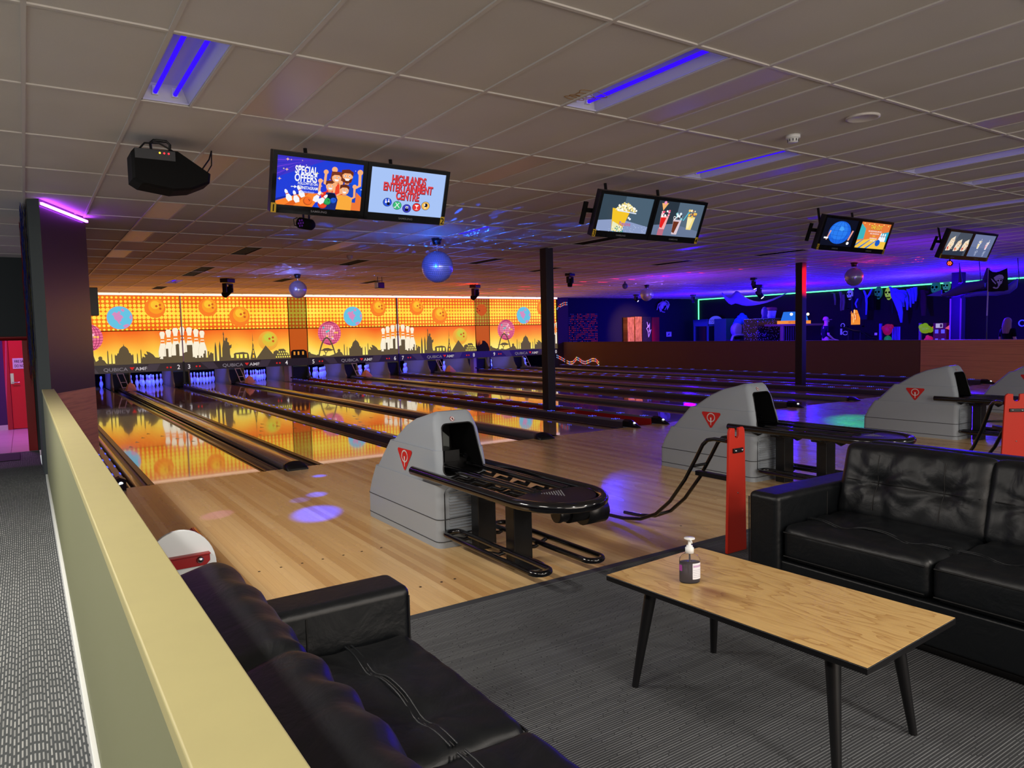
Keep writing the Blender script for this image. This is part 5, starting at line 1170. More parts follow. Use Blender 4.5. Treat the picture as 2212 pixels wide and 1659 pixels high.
# red point-light grid panel
a, c = wallpt(1225, 677, .05), wallpt(1291, 738, .05)
t = thing('light_curtain', 'dark panel with a grid of tiny red lights at the left end of the arcade', 'light panel', (a.x, YA, 0))
b = MB().box(0, -.05, c.z-.2, c.x-a.x, 0, a.z, M['navy']); b.build('panel', t); l = MB(); rg = random.Random(5)
for i in range(22):
    for j in range(16):
        if rg.random() < .8: l.box(.03+i*(c.x-a.x-.06)/21-.012, -.06, a.z-.04-j*(a.z-c.z)/16-.015, .03+i*(c.x-a.x-.06)/21+.012, -.05, a.z-.04-j*(a.z-c.z)/16+.015, em((200, 40, 70) if rg.random() < .6 else (60, 40, 160), .8))
o = l.build('point_lights', t); o['kind'] = 'stuff'
def rope(name, label, pts, plane):
    P = [plane(*p) for p in pts]; t = thing(name, label, 'rope light', tuple(P[0]), 0, 'beaded rope lights beside the mural'); b = MB(); w = MB(); cs = [(255, 110, 90), (255, 90, 70), (220, 190, 90), (120, 140, 190), (255, 120, 110)]
    L = [0]; 
    for p, q in zip(P, P[1:]): L.append(L[-1]+(q-p).length)
    n = int(L[-1]/.075)
    for i in range(n+1):
        s = L[-1]*i/n; k = max(j for j in range(len(L)) if L[j] <= s+1e-9); k = min(k, len(P)-2); f = (s-L[k])/(L[k+1]-L[k]); p = P[k].lerp(P[k+1], f); d = (P[k+1]-P[k]).normalized(); q = Vector((0, 0, 1)) if abs(d.z) < .7 else Vector((.7, .7, 0))
        m = em(cs[(i*3) % 5 if i % 4 else 3], 1.0)
        for s_ in (-.045, .045): b.ball(p+q*s_-P[0], .026, m, 8, 6)
    w.tube([p-P[0] for p in P], .012, M['black'], 6); w.build('cord', t); b.build('beads', t)
k_ = 140/1452.
zz = lambda L: [(1180+x*k_, 640+y*k_) for x, y in L]
rope('rope_light', 'beaded rope light at the top right end of the mural', zz([(245, 285), (285, 225), (345, 195), (400, 165), (460, 165)]), lambda x, y: at(x, y, Y=16.93))
rope('rope_light', 'wavy beaded rope light lying along the foot of the brown half wall', zz([(240, 1345), (330, 1390), (430, 1450), (520, 1495), (590, 1490), (640, 1440), (680, 1390), (740, 1420), (800, 1470), (870, 1490), (950, 1460), (1030, 1420), (1110, 1430), (1170, 1500), (1175, 1540)]), lambda x, y: at(x, y, X=XW-.03) if x > 1222 else at(x, y, Y=16.9))
# tall boards, door, sign on the arcade back wall
def slab(name, label, cat, x0, y0, x1, y1, d, th, m, group=None, plane='Y'):
    """upright slab seen between pixel corners, standing at distance d before its wall, down to the floor"""
    if plane == 'Y': a, c = at(x0, y0, Y=YA-d), at(x1, y1, Y=YA-d); b = MB().box(a.x, YA-d, c.z, c.x, YA-d+th, a.z, m)
    else: a, c = at(x0, y0, X=XA-d), at(x1, y1, X=XA-d); c.z = 0 if y1 >= 735 else c.z; b = MB().box(XA-d, min(a.y, c.y), c.z, XA-d+th, max(a.y, c.y), a.z, m)
    return tag(b.build(name, bevel=.004), label, cat, group), a, c
def osb(t, b):
    x, y, z = t.pos(); n = t.noise(t.xyz(t.m('MULTIPLY', x, 9), t.m('MULTIPLY', z, 4)), 1, 4, .6); t.l.new(t.ramp(n, [(.35, (150, 96, 40)), (.65, (206, 148, 74))]), b.inputs['Base Color']); t.l.new(t.ramp(n, [(.35, (120, 72, 24)), (.65, (190, 130, 60))]), b.inputs['Emission Color']); b.inputs['Emission Strength'].default_value = .0
OSB = mat('gold_board', rough=.4, tex=osb)
FZ = 795
slab('locker_panel', 'left of two tall gold-brown boards at the back of the arcade', 'board', 1355.5, 685.5, 1371, FZ, .35, .3, OSB, 'gold-brown boards')
slab('locker_panel', 'right of two tall gold-brown boards, next to the graffiti panel', 'board', 1372, 684, 1387.5, FZ, .35, .3, OSB, 'gold-brown boards')
def graf(t, b):
    x, y, z = t.pos(); v = t.new('ShaderNodeTexVoronoi'); v.inputs['Scale'].default_value = 22; t.l.new(t.xyz(x, z), v.inputs['Vector']); f = t.m('LESS_THAN', v.outputs['Distance'], .12)
    t.l.new(t.mix(f, lin((26, 16, 34)), lin((170, 120, 170))), b.inputs['Base Color'])
GRA = mat('speckled_panel', rough=.6, tex=graf)
o, a, c = slab('graffiti_panel', 'dark speckled panel with white scribble beside the gold-brown boards', 'panel', 1388, 684.5, 1408, FZ, .33, .25, GRA)
w = MB(); p = Pic(w, (a.x+.0, YA-.335, 0), (1, 0, 0), (0, 0, 1), .002); z0 = at(1404, 712, Y=YA-.33).z; W2 = c.x-a.x
p.line([(W2*.5, z0+.35), (W2*.62, z0+.1), (W2*.8, z0+.3), (W2*.72, z0-.1), (W2*.95, z0), (W2*.66, z0-.35), (W2*.6, z0-.1), (W2*.45, z0+.05), (W2*.66, z0+.2)], .035, M['white']); o2 = w.build('scribble', o); 
o, a, c = slab('door_2', 'dark red door at the back of the arcade, right of the speckled panel', 'door', 1409, 685.5, 1425, FZ, .05, .045, mat('dark_red_door', (190, 10, 40), .5)); o['kind'] = 'structure'
tag(MB().box(*(wallpt(1440, 717, .03)-Vector((0, 0, .0))), wallpt(1449.5, 727, 0).x, YA, wallpt(1449, 727, .03).z, M['white']).build('wall_sign'), 'small white square sign on the dark back wall of the arcade', 'sign')
a, c = wallpt(1440, 717, .035), wallpt(1449.5, 727, .035); b = MB(); p = Pic(b, (a.x, a.y, c.z), (1, 0, 0), (0, 0, 1), .002); w, h = c.x-a.x, a.z-c.z
p.circ(w*.5, h*.5, h*.22, pl((90, 70, 140))).line([(w*.2, h*.2), (w*.8, h*.8)], .02, pl((90, 70, 140))); b.build('sign_mark', bpy.data.objects['wall_sign'])
for n, (x, y, r) in enumerate(((1337, 680, 2.5), (1364, 674, 2.5), (1386, 675, 1.5), (1213.5+101, 737, 3))):
    pass
# spider decoration on the wall
c = wallpt(1432, 657, .25); t = thing('spider_decoration', 'large pale skeletal spider hanging on the dark back wall', 'halloween decoration', tuple(c)); BN = mat('bone_plastic', (190, 176, 206), .5)
MB().ball((0, 0, .02), .17, BN, 14, 10, sx=1.1, sz=.75).ball((-.14, -.04, -.1), .12, BN, 12, 8, sz=1.3).build('body', t)
b = MB(); s_ = .0202
def sp(pts): return [Vector(((x-1432)*s_, -.05+.03*i, (657-y)*s_)) for i, (x, y) in enumerate(pts)]
for L in ([(1428, 652), (1416, 657), (1413, 671)], [(1428, 654), (1418, 664), (1424, 675)], [(1429, 655), (1421, 668), (1430, 675), (1440, 676)], [(1430, 652), (1425, 660), (1427, 674)], [(1437, 651), (1441, 648), (1452, 655), (1450, 667)], [(1437, 653), (1446, 656), (1447, 670)], [(1438, 654), (1444, 662), (1438, 671)], [(1440, 649), (1449, 652), (1454, 658), (1451, 666)]): b.tube(sp(L), .022, BN, 6)
b.build('leg', t)
MB().tube([(0, 0, .1), (0, 0, HC-c.z)], .006, BN, 6).build('cord', t)
# toy claw machine
A1, A2 = at(1529, 690, Y=15.3), at(1563, 737, Y=15.3)
t = thing('claw_machine', 'tall toy claw machine with arched sign, in the corner under the green light', 'arcade machine', (A1.x, 15.3, 0)); w = A2.x-A1.x; zt_ = A1.z
TEAL = mat('teal_cabinet', (70, 120, 150), .4); GLS = mat('dark_glass', (16, 40, 44), .08, spec=.7)
MB().box(0, 0, 0, w, .9, A2.z-.15, M['navy']).build('base', t, bevel=.02)
b = MB()
for xx in (0, w-.08): b.box(xx, 0, A2.z-.15, xx+.08, .08, zt_, TEAL).box(xx, .82, A2.z-.15, xx+.08, .9, zt_, TEAL)
b.box(0, 0, zt_-.32, w, .9, zt_, TEAL); b.build('frame', t, bevel=.01)
MB().box(.08, .02, A2.z-.1, w-.08, .85, zt_-.32, GLS).build('glass_box', t)
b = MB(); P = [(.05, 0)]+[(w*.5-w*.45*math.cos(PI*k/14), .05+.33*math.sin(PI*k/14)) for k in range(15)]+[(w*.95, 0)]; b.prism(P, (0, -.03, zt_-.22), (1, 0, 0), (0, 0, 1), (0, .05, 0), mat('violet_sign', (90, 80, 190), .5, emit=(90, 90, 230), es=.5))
p = Pic(b, (0, -.035, zt_-.22), (1, 0, 0), (0, 0, 1), .002); p.text('TOYZONE', w*.5, .06, .2, em((50, 40, 120)), .02, sx=.95); b.build('arched_sign', t)
MB().box(.1, .03, A2.z-.1, w-.1, .8, A2.z+.12, mat('toy_pile', (150, 100, 190), .8, tex=graf)).build('toys', t)
tag(MB().box(at(1568, 690, Y=14.4).x, 14.4, 0, at(1587, 690, Y=14.4).x, 15.1, at(1568, 688, Y=14.4).z, mat('green_cabinet', (50, 110, 110), .5)).build('arcade_cabinet', bevel=.02), 'green-blue arcade cabinet just right of the toy claw machine', 'arcade machine')
# monster truck ride with blue driver
c = at(1607, 733, Y=12.8)
t = thing('truck_ride', 'coin ride shaped like a monster truck with a blue figure, right of the claw machine', 'coin ride', (c.x, 12.8, 0)); TY = mat('pale_tyre', (130, 120, 210), .6); zc = c.z
b = MB()
MB().box(-.5, -.2, 0, .5, .6, zc+.0, M['navy']).build('base', t, bevel=.03)
TZ = zc+.42
for s in (-1, 1): MB().lathe([(.12, -.12), (.26, -.12), (.30, -.06), (.30, .06), (.26, .12), (.12, .12)], (s*.48, 0, TZ), TY, 20, axis='Y').build('wheel', t); MB().lathe([(0, -.1), (.13, -.1), (.13, .1), (0, .1)], (s*.48, 0, TZ), M['navy'], 14, axis='Y').build('hub', t)
MB().box(-.3, -.12, TZ-.2, .3, .4, TZ+.22, mat('truck_body', (120, 96, 90), .5)).box(-.12, -.14, TZ-.12, .12, -.1, TZ+.1, M['black']).build('chassis', t, bevel=.03)
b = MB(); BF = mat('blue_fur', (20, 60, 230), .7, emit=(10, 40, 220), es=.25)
for x, z, r in ((0, .46, .22), (-.25, .36, .18), (.25, .36, .18), (-.42, .26, .12), (.44, .24, .12), (.0, .62, .12), (.2, .55, .1), (-.18, .54, .1)): b.ball((x, .1, TZ+z), r, BF, 12, 8)
b.build('cab_top', t)
b = MB()
for y0 in (-.1, .6): b.tube([(-.95, y0, zc-.05), (-.85, y0, zc+.15), (-.6, y0, zc+.2), (.0, y0, zc+.2)] if y0 < 0 else [(.1, y0-.7, zc-.05), (.2, y0-.7, zc+.12), (.5, y0-.7, zc+.2), (.75, y0-.7, zc+.2)], .05, TY, 8)
b.build('arch_bar', t)
# shelf with glittering post, witch hat figure, bucket
GL = mat('glitter_sequins', rough=.25, tex=lambda t, b: (lambda v, x: (t.l.new(t.xyz(t.m('ADD', x[0], x[1]), x[2]), v.inputs['Vector']), v.inputs.__getitem__('Scale').__setattr__('default_value', 16), t.l.new(t.mix(t.m('LESS_THAN', v.outputs['Distance'], .26), lin((16, 8, 20)), t.mix(t.rnd(v.outputs['Color'], 1.0), lin((210, 150, 160)), lin((120, 120, 240)))), b.inputs['Base Color'])))(t.new('ShaderNodeTexVoronoi'), t.pos()))
c0, c1 = at(1637, 689, Y=10.6), at(1685, 735, Y=10.6)
t = thing('sequin_booth', 'booth covered in glittering sequins with a dark hat figure and bucket on it', 'booth', (c0.x, 10.6, 0)); W2 = c1.x-c0.x
MB().box(0, 0, 0, W2, .7, c0.z, GL).build('booth', t, bevel=.02); MB().box(W2*.45, -.02, c0.z, W2*1.5, .7, c0.z+.03, mat('dark_shelf', (50, 70, 90), .4)).build('shelf', t)
hx = at(1656, 687, Y=10.8); b = MB().lathe([(.0, 0), (.12, 0), (.1, .1), (.13, .2), (.12, .35), (.06, .45), (0, .47)], (0, 0, 0), mat('dark_figure', (60, 50, 120), .7), 14)
o = b.build('hat_figure'); o.location = (hx.x, 10.9, c0.z+.032); tag(o, 'dark hooded figure on the sequin-covered booth', 'halloween decoration')
hx = at(1671, 687, Y=10.8); o = MB().lathe([(0, 0), (.15, 0), (.19, .26), (.2, .3)], (0, 0, 0), mat('pale_bucket', (150, 160, 230), .5), 18).lathe([(.2, .3), (.23, .36), (.2, .44), (0, .46)], (0, 0, 0), mat('bucket_top', (110, 40, 70), .7), 18).build('bucket'); o.location = (hx.x, 10.9, c0.z+.032); tag(o, 'pale bucket with dark red top on the sequin-covered booth', 'bucket')
# table frame with lit blue cone lamps
c0, c1 = at(1690, 700, Y=9.3), at(1790, 735, Y=9.3)
t = thing('bar_table', 'tall brown frame table behind the red-lit pillar', 'table', (c0.x, 9.3, 0)); W2 = c1.x-c0.x; BRN = mat('brown_frame', (150, 106, 84), .6); zt_ = c0.z
MB().box(-.02, 0, zt_-.08, W2, .8, zt_, BRN).build('tabletop', t, bevel=.01)
for xx in (0, W2*.42, W2-.1): MB().box(xx, .02, 0, xx+.1, .1, zt_-.08, BRN).build('leg', t)
b = MB()
for k_i in range(7): b.box(.2+k_i*.14, .06, .3, .215+k_i*.14, .075, zt_-.08, pl((70, 50, 90)))
b.build('slats', t)
cl = at(1722, 697, Y=9.6); lw = at(1752, 690, Y=9.6).x-at(1698, 690, Y=9.6).x
t = thing('heat_lamp', 'blue-lit lamp hood with orange trim on the brown table, behind the red-lit pillar', 'lamp', (at(1726, 697, Y=9.6).x, 9.6, zt_))
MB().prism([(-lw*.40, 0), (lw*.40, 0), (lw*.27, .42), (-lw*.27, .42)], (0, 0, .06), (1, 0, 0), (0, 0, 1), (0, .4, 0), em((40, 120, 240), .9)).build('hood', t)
b = MB().box(-lw*.5, -.02, 0, lw*.46, .42, .13, em((255, 150, 60), .9)); p = Pic(b, (-lw*.5, -.024, 0), (1, 0, 0), (0, 0, 1), .002); p.text('HOT FOOD', lw*.22, .03, .12, em((180, 40, 20)), .01, sx=.8)
b.build('trim', t); b = MB()
for s in (-1, 1): b.ball((s*lw*.33, -.03, .38), .055, em((255, 240, 170), 3), 8, 6)
b.build('bulb', t)
# hanging cloth near the ceiling
def cloth(name, label, cat, rows, m, group=None, hang=True):
    """rows: lists of points from top edge to bottom edge"""
    b = MB(); n = len(rows[0]); V = [p for r in rows for p in r]
    b.add(V, [(i*n+k, i*n+k+1, (i+1)*n+k+1, (i+1)*n+k) for i in range(len(rows)-1) for k in range(n-1)], m, True)
    o = b.build(name, subsurf=1); d = o.modifiers.new('thick', 'SOLIDIFY'); d.thickness = .012; tag(o, label, cat, group); return o
GC = mat('grey_gauze', (150, 130, 190), .8)
Yc = 11.0
T1 = [at(*p, Y=Yc) for p in ((1556, 632), (1566, 640), (1578, 646), (1590, 622), (1600, 636), (1618, 648), (1638, 654), (1668, 648), (1699, 632))]
T2 = [at(*p, Y=Yc-.25) for p in ((1557, 633), (1568, 651), (1581, 662), (1587, 652), (1602, 661), (1622, 661), (1640, 658), (1670, 651), (1699, 633))]
cloth('ceiling_cloth', 'pale grey cloth sagging from the ceiling left of the red-lit pillar', 'halloween decoration', [T1, [(p+q)/2-Vector((0, .12, 0)) for p, q in zip(T1, T2)], T2], GC)
# right wall: lit window, mounted decorations
a, c = rwall(1838.5, 670, .03), rwall(1857, 701, .03)
t = thing('lit_window', 'small orange lit display window on the dark right wall', 'display window', (XA, (a.y+c.y)/2, c.z)); b = MB(); hy = abs(a.y-c.y)/2; hzz = a.z-c.z
P = [(-hy, 0), (hy, 0), (hy, hzz*.9)]+[(hy*math.cos(PI*k/10), hzz*.9+hzz*.1*math.sin(PI*k/10)) for k in range(1, 10)]+[(-hy, hzz*.9)]
b.prism(P, (-.03, 0, 0), (0, -1, 0), (0, 0, 1), (.03, 0, 0), em((255, 150, 50), .9)); p = Pic(b, (-.034, 0, 0), (0, -1, 0), (0, 0, 1), .003)
rg = random.Random(3)
for _ in range(12): u = rg.uniform(-hy*.8, hy*.5); v = rg.uniform(.03, hzz*.6); p.rect(u, v, u+.04, v+rg.uniform(.1, .3), em(rg.choice(((255, 220, 170), (255, 190, 110), (230, 110, 40)))))
p.line([(-hy, hzz*.8), (0, hzz*.72), (hy, hzz*.82)], .02, em((180, 80, 30))); b.build('lit_glass', t)
e = .09; MB().box(-.02, -hy-e*2, -e, 0, -hy-e, hzz+e, M['dark_wall']).box(-.02, hy+e, -e, 0, hy+e*2, hzz+e, M['dark_wall']).box(-.02, -hy-e*2, hzz+e*.6, 0, hy+e*2, hzz+e*1.6, M['dark_wall']).box(-.02, -hy-e*2, -e*1.6, 0, hy+e*2, -e*.6, M['dark_wall']).build('frame', t)
def mask_deco(x, y, s, col, label, es=.5):
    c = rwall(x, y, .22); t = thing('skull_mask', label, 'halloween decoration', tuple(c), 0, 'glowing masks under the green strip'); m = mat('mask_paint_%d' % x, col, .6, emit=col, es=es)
    MB().ball((0, 0, 0), s, m, 14, 10, sx=.55, sy=.8, sz=1.2).ball((-.02, 0, -s*.85), s*.5, m, 10, 8, sx=.6, sy=.8).build('face', t); b = MB()
    for d in (-1, 1): b.ball((-s*.5, d*s*.3, s*.12), s*.22, M['pit'], 8, 6, sx=.6)
    b.ball((-s*.5, 0, -s*.3), s*.12, M['pit'], 8, 6, sx=.6)
    for d in (-.4, -.15, .1, .35): b.box(-s*.52, d*s-.01, -s*1.05, -s*.4, d*s+.02, -s*.75, M['pit'])
    b.build('eyes', t)
mask_deco(1836.5, 636, .17, (110, 100, 200), 'pale violet skull beside the dark hooded cloak')
mask_deco(1898, 632, .2, (30, 110, 90), 'dim green mask right of the dark hooded cloak', .3)
mask_deco(1920.5, 633, .2, (150, 190, 50), 'bright yellow-green skull mask left of the torn blue cloth', .6)
mask_deco(2022, 622, .22, (30, 120, 90), 'dim green skull mask left of the hanging boat', .35)
mask_deco(2045, 618, .17, (60, 150, 110), 'green mask nearest the dark pillar by the hanging boat', .45)
def rag(name, label, px, d, m, grp='torn hanging cloths'):
    """torn cloth: list of strips, each a list of pixel points with widths"""
    b = MB(); rg = random.Random(len(px))
    for S_ in px:
        P = [rwall(x, y, d+.08*math.sin(i*1.3+x)) for i, (x, y, w) in enumerate(S_)]; W = [w*.0205 for *_, w in S_]
        b.loft([[p+Vector((.02*math.cos(a), W[i]*.5*math.cos(a)*-1 if True else 0, 0))+Vector((.03*math.sin(a), 0, 0)) for a in [2*PI*k/8 for k in range(8)]] for i, p in enumerate(P)], m)
    return tag(b.build(name), label, 'halloween decoration', grp)
BC = mat('blue_lit_cloth', (110, 120, 240), .8); DK = mat('black_cloak', (18, 14, 60), .85); BON = mat('dull_cloth', (120, 96, 110), .8)
rag('torn_cloth', 'large torn blue-white cloth hanging in a point below the green strip', [[(1922, 619, 4), (1927, 624, 8), (1933, 640, 14), (1940, 655, 14), (1945, 675, 9), (1947, 697, 3)], [(1930, 623, 6), (1938, 630, 20), (1946, 640, 18), (1949, 655, 8), (1953, 663, 2)], [(1945, 626, 12), (1955, 630, 14), (1963, 628, 10)], [(1952, 627, 8), (1958, 640, 7), (1960, 655, 5), (1960, 670, 2)], [(1962, 624, 7), (1967, 640, 4), (1967, 664, 2)], [(1970, 622, 7), (1973, 640, 5), (1973, 656, 3)], [(1977, 620, 7), (1979, 635, 4), (1978, 651, 2)], [(1924, 624, 3), (1950, 620, 5), (1981, 617, 5)], [(1938, 655, 4), (1941, 670, 3), (1942, 681, 2)]], .5, BC)
rag('hooded_cloak', 'dark hooded cloak hanging right of the lit display window', [[(1849, 621, 6), (1852, 630, 16), (1856, 640, 24), (1860, 655, 26), (1864, 672, 20), (1866, 690, 12)], [(1841, 640, 3), (1841, 665, 3), (1842, 676, 2)]], .55, DK, 'hooded cloaks')
rag('hanging_rags', 'thin blue ragged strips hanging between the cloak and the black speaker', [[(1866, 627, 3), (1871, 640, 4), (1872, 655, 3), (1871, 680, 1)], [(1884, 623, 2), (1877, 637, 4), (1871, 645, 3)], [(1853, 645, 2), (1848, 656, 2), (1851, 665, 1)]], .95, BC)
rag('skeleton_limbs', 'dull ragged skeleton limbs hanging left of the lit display window', [[(1796, 632, 6), (1803, 634, 4), (1812, 633, 6), (1822, 634, 5)], [(1802, 634, 3), (1804, 648, 3), (1804, 659, 1)], [(1815, 630, 5), (1818, 645, 5), (1817, 660, 4), (1817, 671, 3)], [(1822, 636, 4), (1823, 652, 4), (1821, 670, 3)], [(1821, 640, 4), (1823, 655, 4)]], .35, BON)  # skeleton limbs
rag('torn_cloth', 'dark reddish ragged figure hanging left of the blue boat wing', [[(1993, 626, 8), (1994, 645, 12), (1995, 665, 10), (1995, 682, 7)], [(2000, 628, 10), (2002, 634, 8)]], .35, mat('maroon_rag', (70, 20, 50), .85))
rag('torn_cloth', 'faint thin dark blue strip hanging left of the large torn cloth', [[(1928, 645, 1.5), (1928, 665, 1.5), (1928, 677, 1)]], .3, DK)
o, a, c = slab('wall_speaker', 'black speaker box on the right wall under the green strip', 'speaker', 1873, 640, 1892, 669, .35, .3, M['black_matt'], None, 'X')
# low wall objects
def blob(name, label, cat, x, y, r, col, es=.4, sz=1, d=.3, grp=None):
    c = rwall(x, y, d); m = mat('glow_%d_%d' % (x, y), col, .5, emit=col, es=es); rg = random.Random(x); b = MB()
    b.ball((0, 0, 0), r, m, 12, 9, sz=sz)
    for k in range(4): b.ball((rg.uniform(-.4, .4)*r, rg.uniform(-.9, .9)*r, rg.uniform(-.8, .8)*r*sz), r*.55, m, 10, 7)
    o = b.build(name); o.location = c; return tag(o, label, cat, grp)
blob('hanging_splat', 'pink-red glowing splat above a green one on the right wall', 'wall decoration', 1917, 712, .17, (150, 10, 60), .6, 1.3, .3, 'glowing wall splats')
blob('hanging_splat', 'green glowing splat in the lower corner left of the blue shutter', 'wall decoration', 1918, 733, .14, (20, 130, 50), .5, 1, .28, 'glowing wall splats')
blob('hanging_splat', 'yellow-green glowing splat left of the red game cabinet', 'wall decoration', 1999, 711, .2, (130, 170, 20), .6, .8, .32, 'glowing wall splats')
blob('hanging_splat', 'magenta glowing splat at the foot of the red game cabinet', 'wall decoration', 2007, 731, .13, (190, 20, 90), .6, .7, .26, 'glowing wall splats')
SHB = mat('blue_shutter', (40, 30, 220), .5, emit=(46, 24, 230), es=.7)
o, a, c = slab('blue_shutter', 'glowing blue shuttered panel on the low right wall', 'shutter', 1927, 706, 1943, 735, .08, .06, SHB, None, 'X')
b = MB(); [b.box(XA-.086, a.y-(k+1)*abs(a.y-c.y)/5-.01, c.z, XA-.08, a.y-(k+1)*abs(a.y-c.y)/5+.01, a.z, M['navy']) for k in range(4)]; b.build('groove', o)
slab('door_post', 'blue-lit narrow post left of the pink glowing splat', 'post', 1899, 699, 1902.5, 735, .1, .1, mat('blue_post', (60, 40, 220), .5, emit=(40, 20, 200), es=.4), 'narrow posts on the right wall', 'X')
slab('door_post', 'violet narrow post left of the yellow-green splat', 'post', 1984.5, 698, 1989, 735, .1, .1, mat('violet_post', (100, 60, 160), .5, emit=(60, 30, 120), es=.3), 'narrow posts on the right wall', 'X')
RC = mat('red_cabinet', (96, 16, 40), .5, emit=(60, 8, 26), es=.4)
o, a, c = slab('game_cabinet', 'red game cabinet with two square blue buttons by the dark pillar', 'arcade machine', 2016, 698, 2044, 735, .5, .48, RC, None, 'X')
b = MB(); c.z = at(2044, 735, X=XA-.5).z; p = Pic(b, (XA-.506, a.y, c.z), (0, -1, 0), (0, 0, 1), .003); w, h = abs(a.y-c.y), a.z-c.z
p.rect(w*.2, h*.72, w*.74, h*.97, em((190, 180, 230), .8)).rect(w*.52, h*.76, w*.7, h*.93, em((60, 30, 90)))
for u0, v0, u1, v1 in ((.16, .4, .4, .62), (.62, .4, .88, .62), (.18, .02, .38, .1), (.66, .02, .86, .1)): MB().box(XA-.52, a.y-u1*w, c.z+v0*h, XA-.5, a.y-u0*w, c.z+v1*h, em((90, 80, 250))).build('button', o)
b.build('front_graphics', o)
for n, (x, y) in enumerate(((2012.5, 711), (2047, 709))):
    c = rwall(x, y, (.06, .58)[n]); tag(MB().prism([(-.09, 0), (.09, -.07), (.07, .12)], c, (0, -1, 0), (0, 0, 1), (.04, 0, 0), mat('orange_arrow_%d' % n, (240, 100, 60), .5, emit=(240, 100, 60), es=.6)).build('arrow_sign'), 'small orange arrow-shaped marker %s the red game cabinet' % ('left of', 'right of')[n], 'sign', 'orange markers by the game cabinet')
for n, (x, y, r, lb) in enumerate(((1820.5, 703, 3.8, 'round white-ringed badge on the right wall, above a pale tall plate'), (1826, 719.5, 4.5, 'oval white-ringed sign low on the right wall'))):
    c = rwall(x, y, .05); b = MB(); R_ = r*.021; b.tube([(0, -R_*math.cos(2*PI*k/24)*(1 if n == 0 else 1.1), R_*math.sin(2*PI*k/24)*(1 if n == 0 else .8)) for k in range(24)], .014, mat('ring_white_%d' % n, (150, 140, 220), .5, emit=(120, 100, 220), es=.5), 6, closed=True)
    b.lathe([(R_*.95, 0), (R_*.95, .02), (0, .02)], (0, 0, 0), M['navy'], 24, axis='X', sy=.8 if n else 1); o = b.build('wall_badge'); o.location = c; tag(o, lb, 'sign')
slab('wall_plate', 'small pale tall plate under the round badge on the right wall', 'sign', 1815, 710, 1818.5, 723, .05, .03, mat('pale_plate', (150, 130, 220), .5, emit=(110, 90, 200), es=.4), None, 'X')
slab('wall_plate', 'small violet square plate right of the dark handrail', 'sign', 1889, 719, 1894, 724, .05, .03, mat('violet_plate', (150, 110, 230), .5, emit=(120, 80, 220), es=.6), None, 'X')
hr = [rwall(x, y, .6) for x, y in ((1818, 706), (1832, 711), (1845, 715), (1858, 716), (1868, 721), (1878, 729), (1893, 731), (1898, 734))]
t = thing('handrail', 'dark handrail sloping down along the right wall', 'handrail', tuple(hr[0])); MB().tube([p-hr[0] for p in hr], .03, M['black'], 8).build('rail', t); b = MB()
for p in (hr[1], hr[3]): b.tube([p-hr[0], Vector((p.x, p.y, 0))-hr[0]], .025, M['black'], 8)
b.build('post', t)
# dark pillar and hanging pirate boat at the right
c0, c1 = at(2056, 582, X=21.0), at(2076, 582, X=21.0)
p_ = thing('dark_pillar', 'broad dark pillar behind the hanging boat at the right', 'pillar', (21.0, (c0.y+c1.y)/2, 0)); hw_ = abs(c0.y-c1.y)/2
MB().box(0, -hw_, 0, .3, hw_, HC, mat('dark_pillar_paint', (20, 14, 26), .8)).build('shaft', p_); MB().box(-.02, hw_-.0, 0, .02, hw_+.03, 2.2, mat('pillar_edge', (150, 130, 130), .5)).box(-.02, -hw_-.03, 0, .02, -hw_, 2.2, pl((120, 90, 80), .5)).build('edge_trim', p_)
XB = 17.6
def hb_(x, y, d=0): return at(x, y, X=XB+d)
NB = mat('boat_hull', (70, 50, 130), .5); NB2 = mat('boat_light', (90, 70, 230), .5)
c = hb_(2115, 625); t = thing('hanging_boat', 'dark winged boat decoration hung from the ceiling at the right edge', 'hanging decoration', tuple(c))
def ringy(x, y, w, h, n=10): 
    q = hb_(x, y)-c; s = (hb_(x+10, y)-hb_(x, y)).length/10
    return [q+Vector((w*s*.6*math.cos(2*PI*k/n), 0, h*s*math.sin(2*PI*k/n))) for k in range(n)]
MB().loft([ringy(2033, 638, 2, 1), ringy(2045, 636, 8, 6), ringy(2065, 630, 12, 11), ringy(2090, 622, 13, 14), ringy(2115, 617, 13, 12), ringy(2128, 612, 8, 10)], NB).build('hull', t)
MB().loft([ringy(2084, 640, 8, 3), ringy(2110, 634, 12, 6), ringy(2150, 632, 16, 8), ringy(2180, 624, 16, 12), ringy(2196, 612, 10, 12), ringy(2199, 604, 3, 3)], NB2).build('float', t)
MB().prism([(0, 0), (1, 0), (1, 1)], hb_(2001, 639)-c, (hb_(2033, 640)-hb_(2001, 639)), (hb_(2033, 626)-hb_(2033, 640)), (.06, 0, 0), NB2).build('wing', t)
MB().tube([hb_(x, y)-c for x, y in ((2034, 637), (2060, 627), (2090, 619), (2125, 607))], .02, mat('boat_edge', (190, 130, 150), .5), 6).build('edge_line', t)
MB().prism([(0, 0), (1, 0), (.9, 1), (.6, 1)], hb_(2120, 612)-c, hb_(2138, 610)-hb_(2120, 612), hb_(2120, 580)-hb_(2120, 612), (.06, 0, 0), NB).prism([(0, 0), (1, 0), (.3, 1)], hb_(2070, 612)-c, hb_(2078, 610)-hb_(2070, 612), hb_(2070, 576)-hb_(2070, 612), (.05, 0, 0), NB).build('fin', t)
MB().box(-.05, -.25, -.06, .05, .3, .0, M['navy']).tube([hb_(2095, 632)-c, hb_(2120, 631)-c], .03, pl((120, 110, 160)), 6).build('keel', t)
b = MB()
for x, y in ((2072, 577), (2115, 578), (2198, 575)): q = hb_(x, y); b.tube([Vector((q.x, q.y, HC))-c, hb_(x+4, y+36)-c], .008, M['black'], 6)
b.build('cord', t)
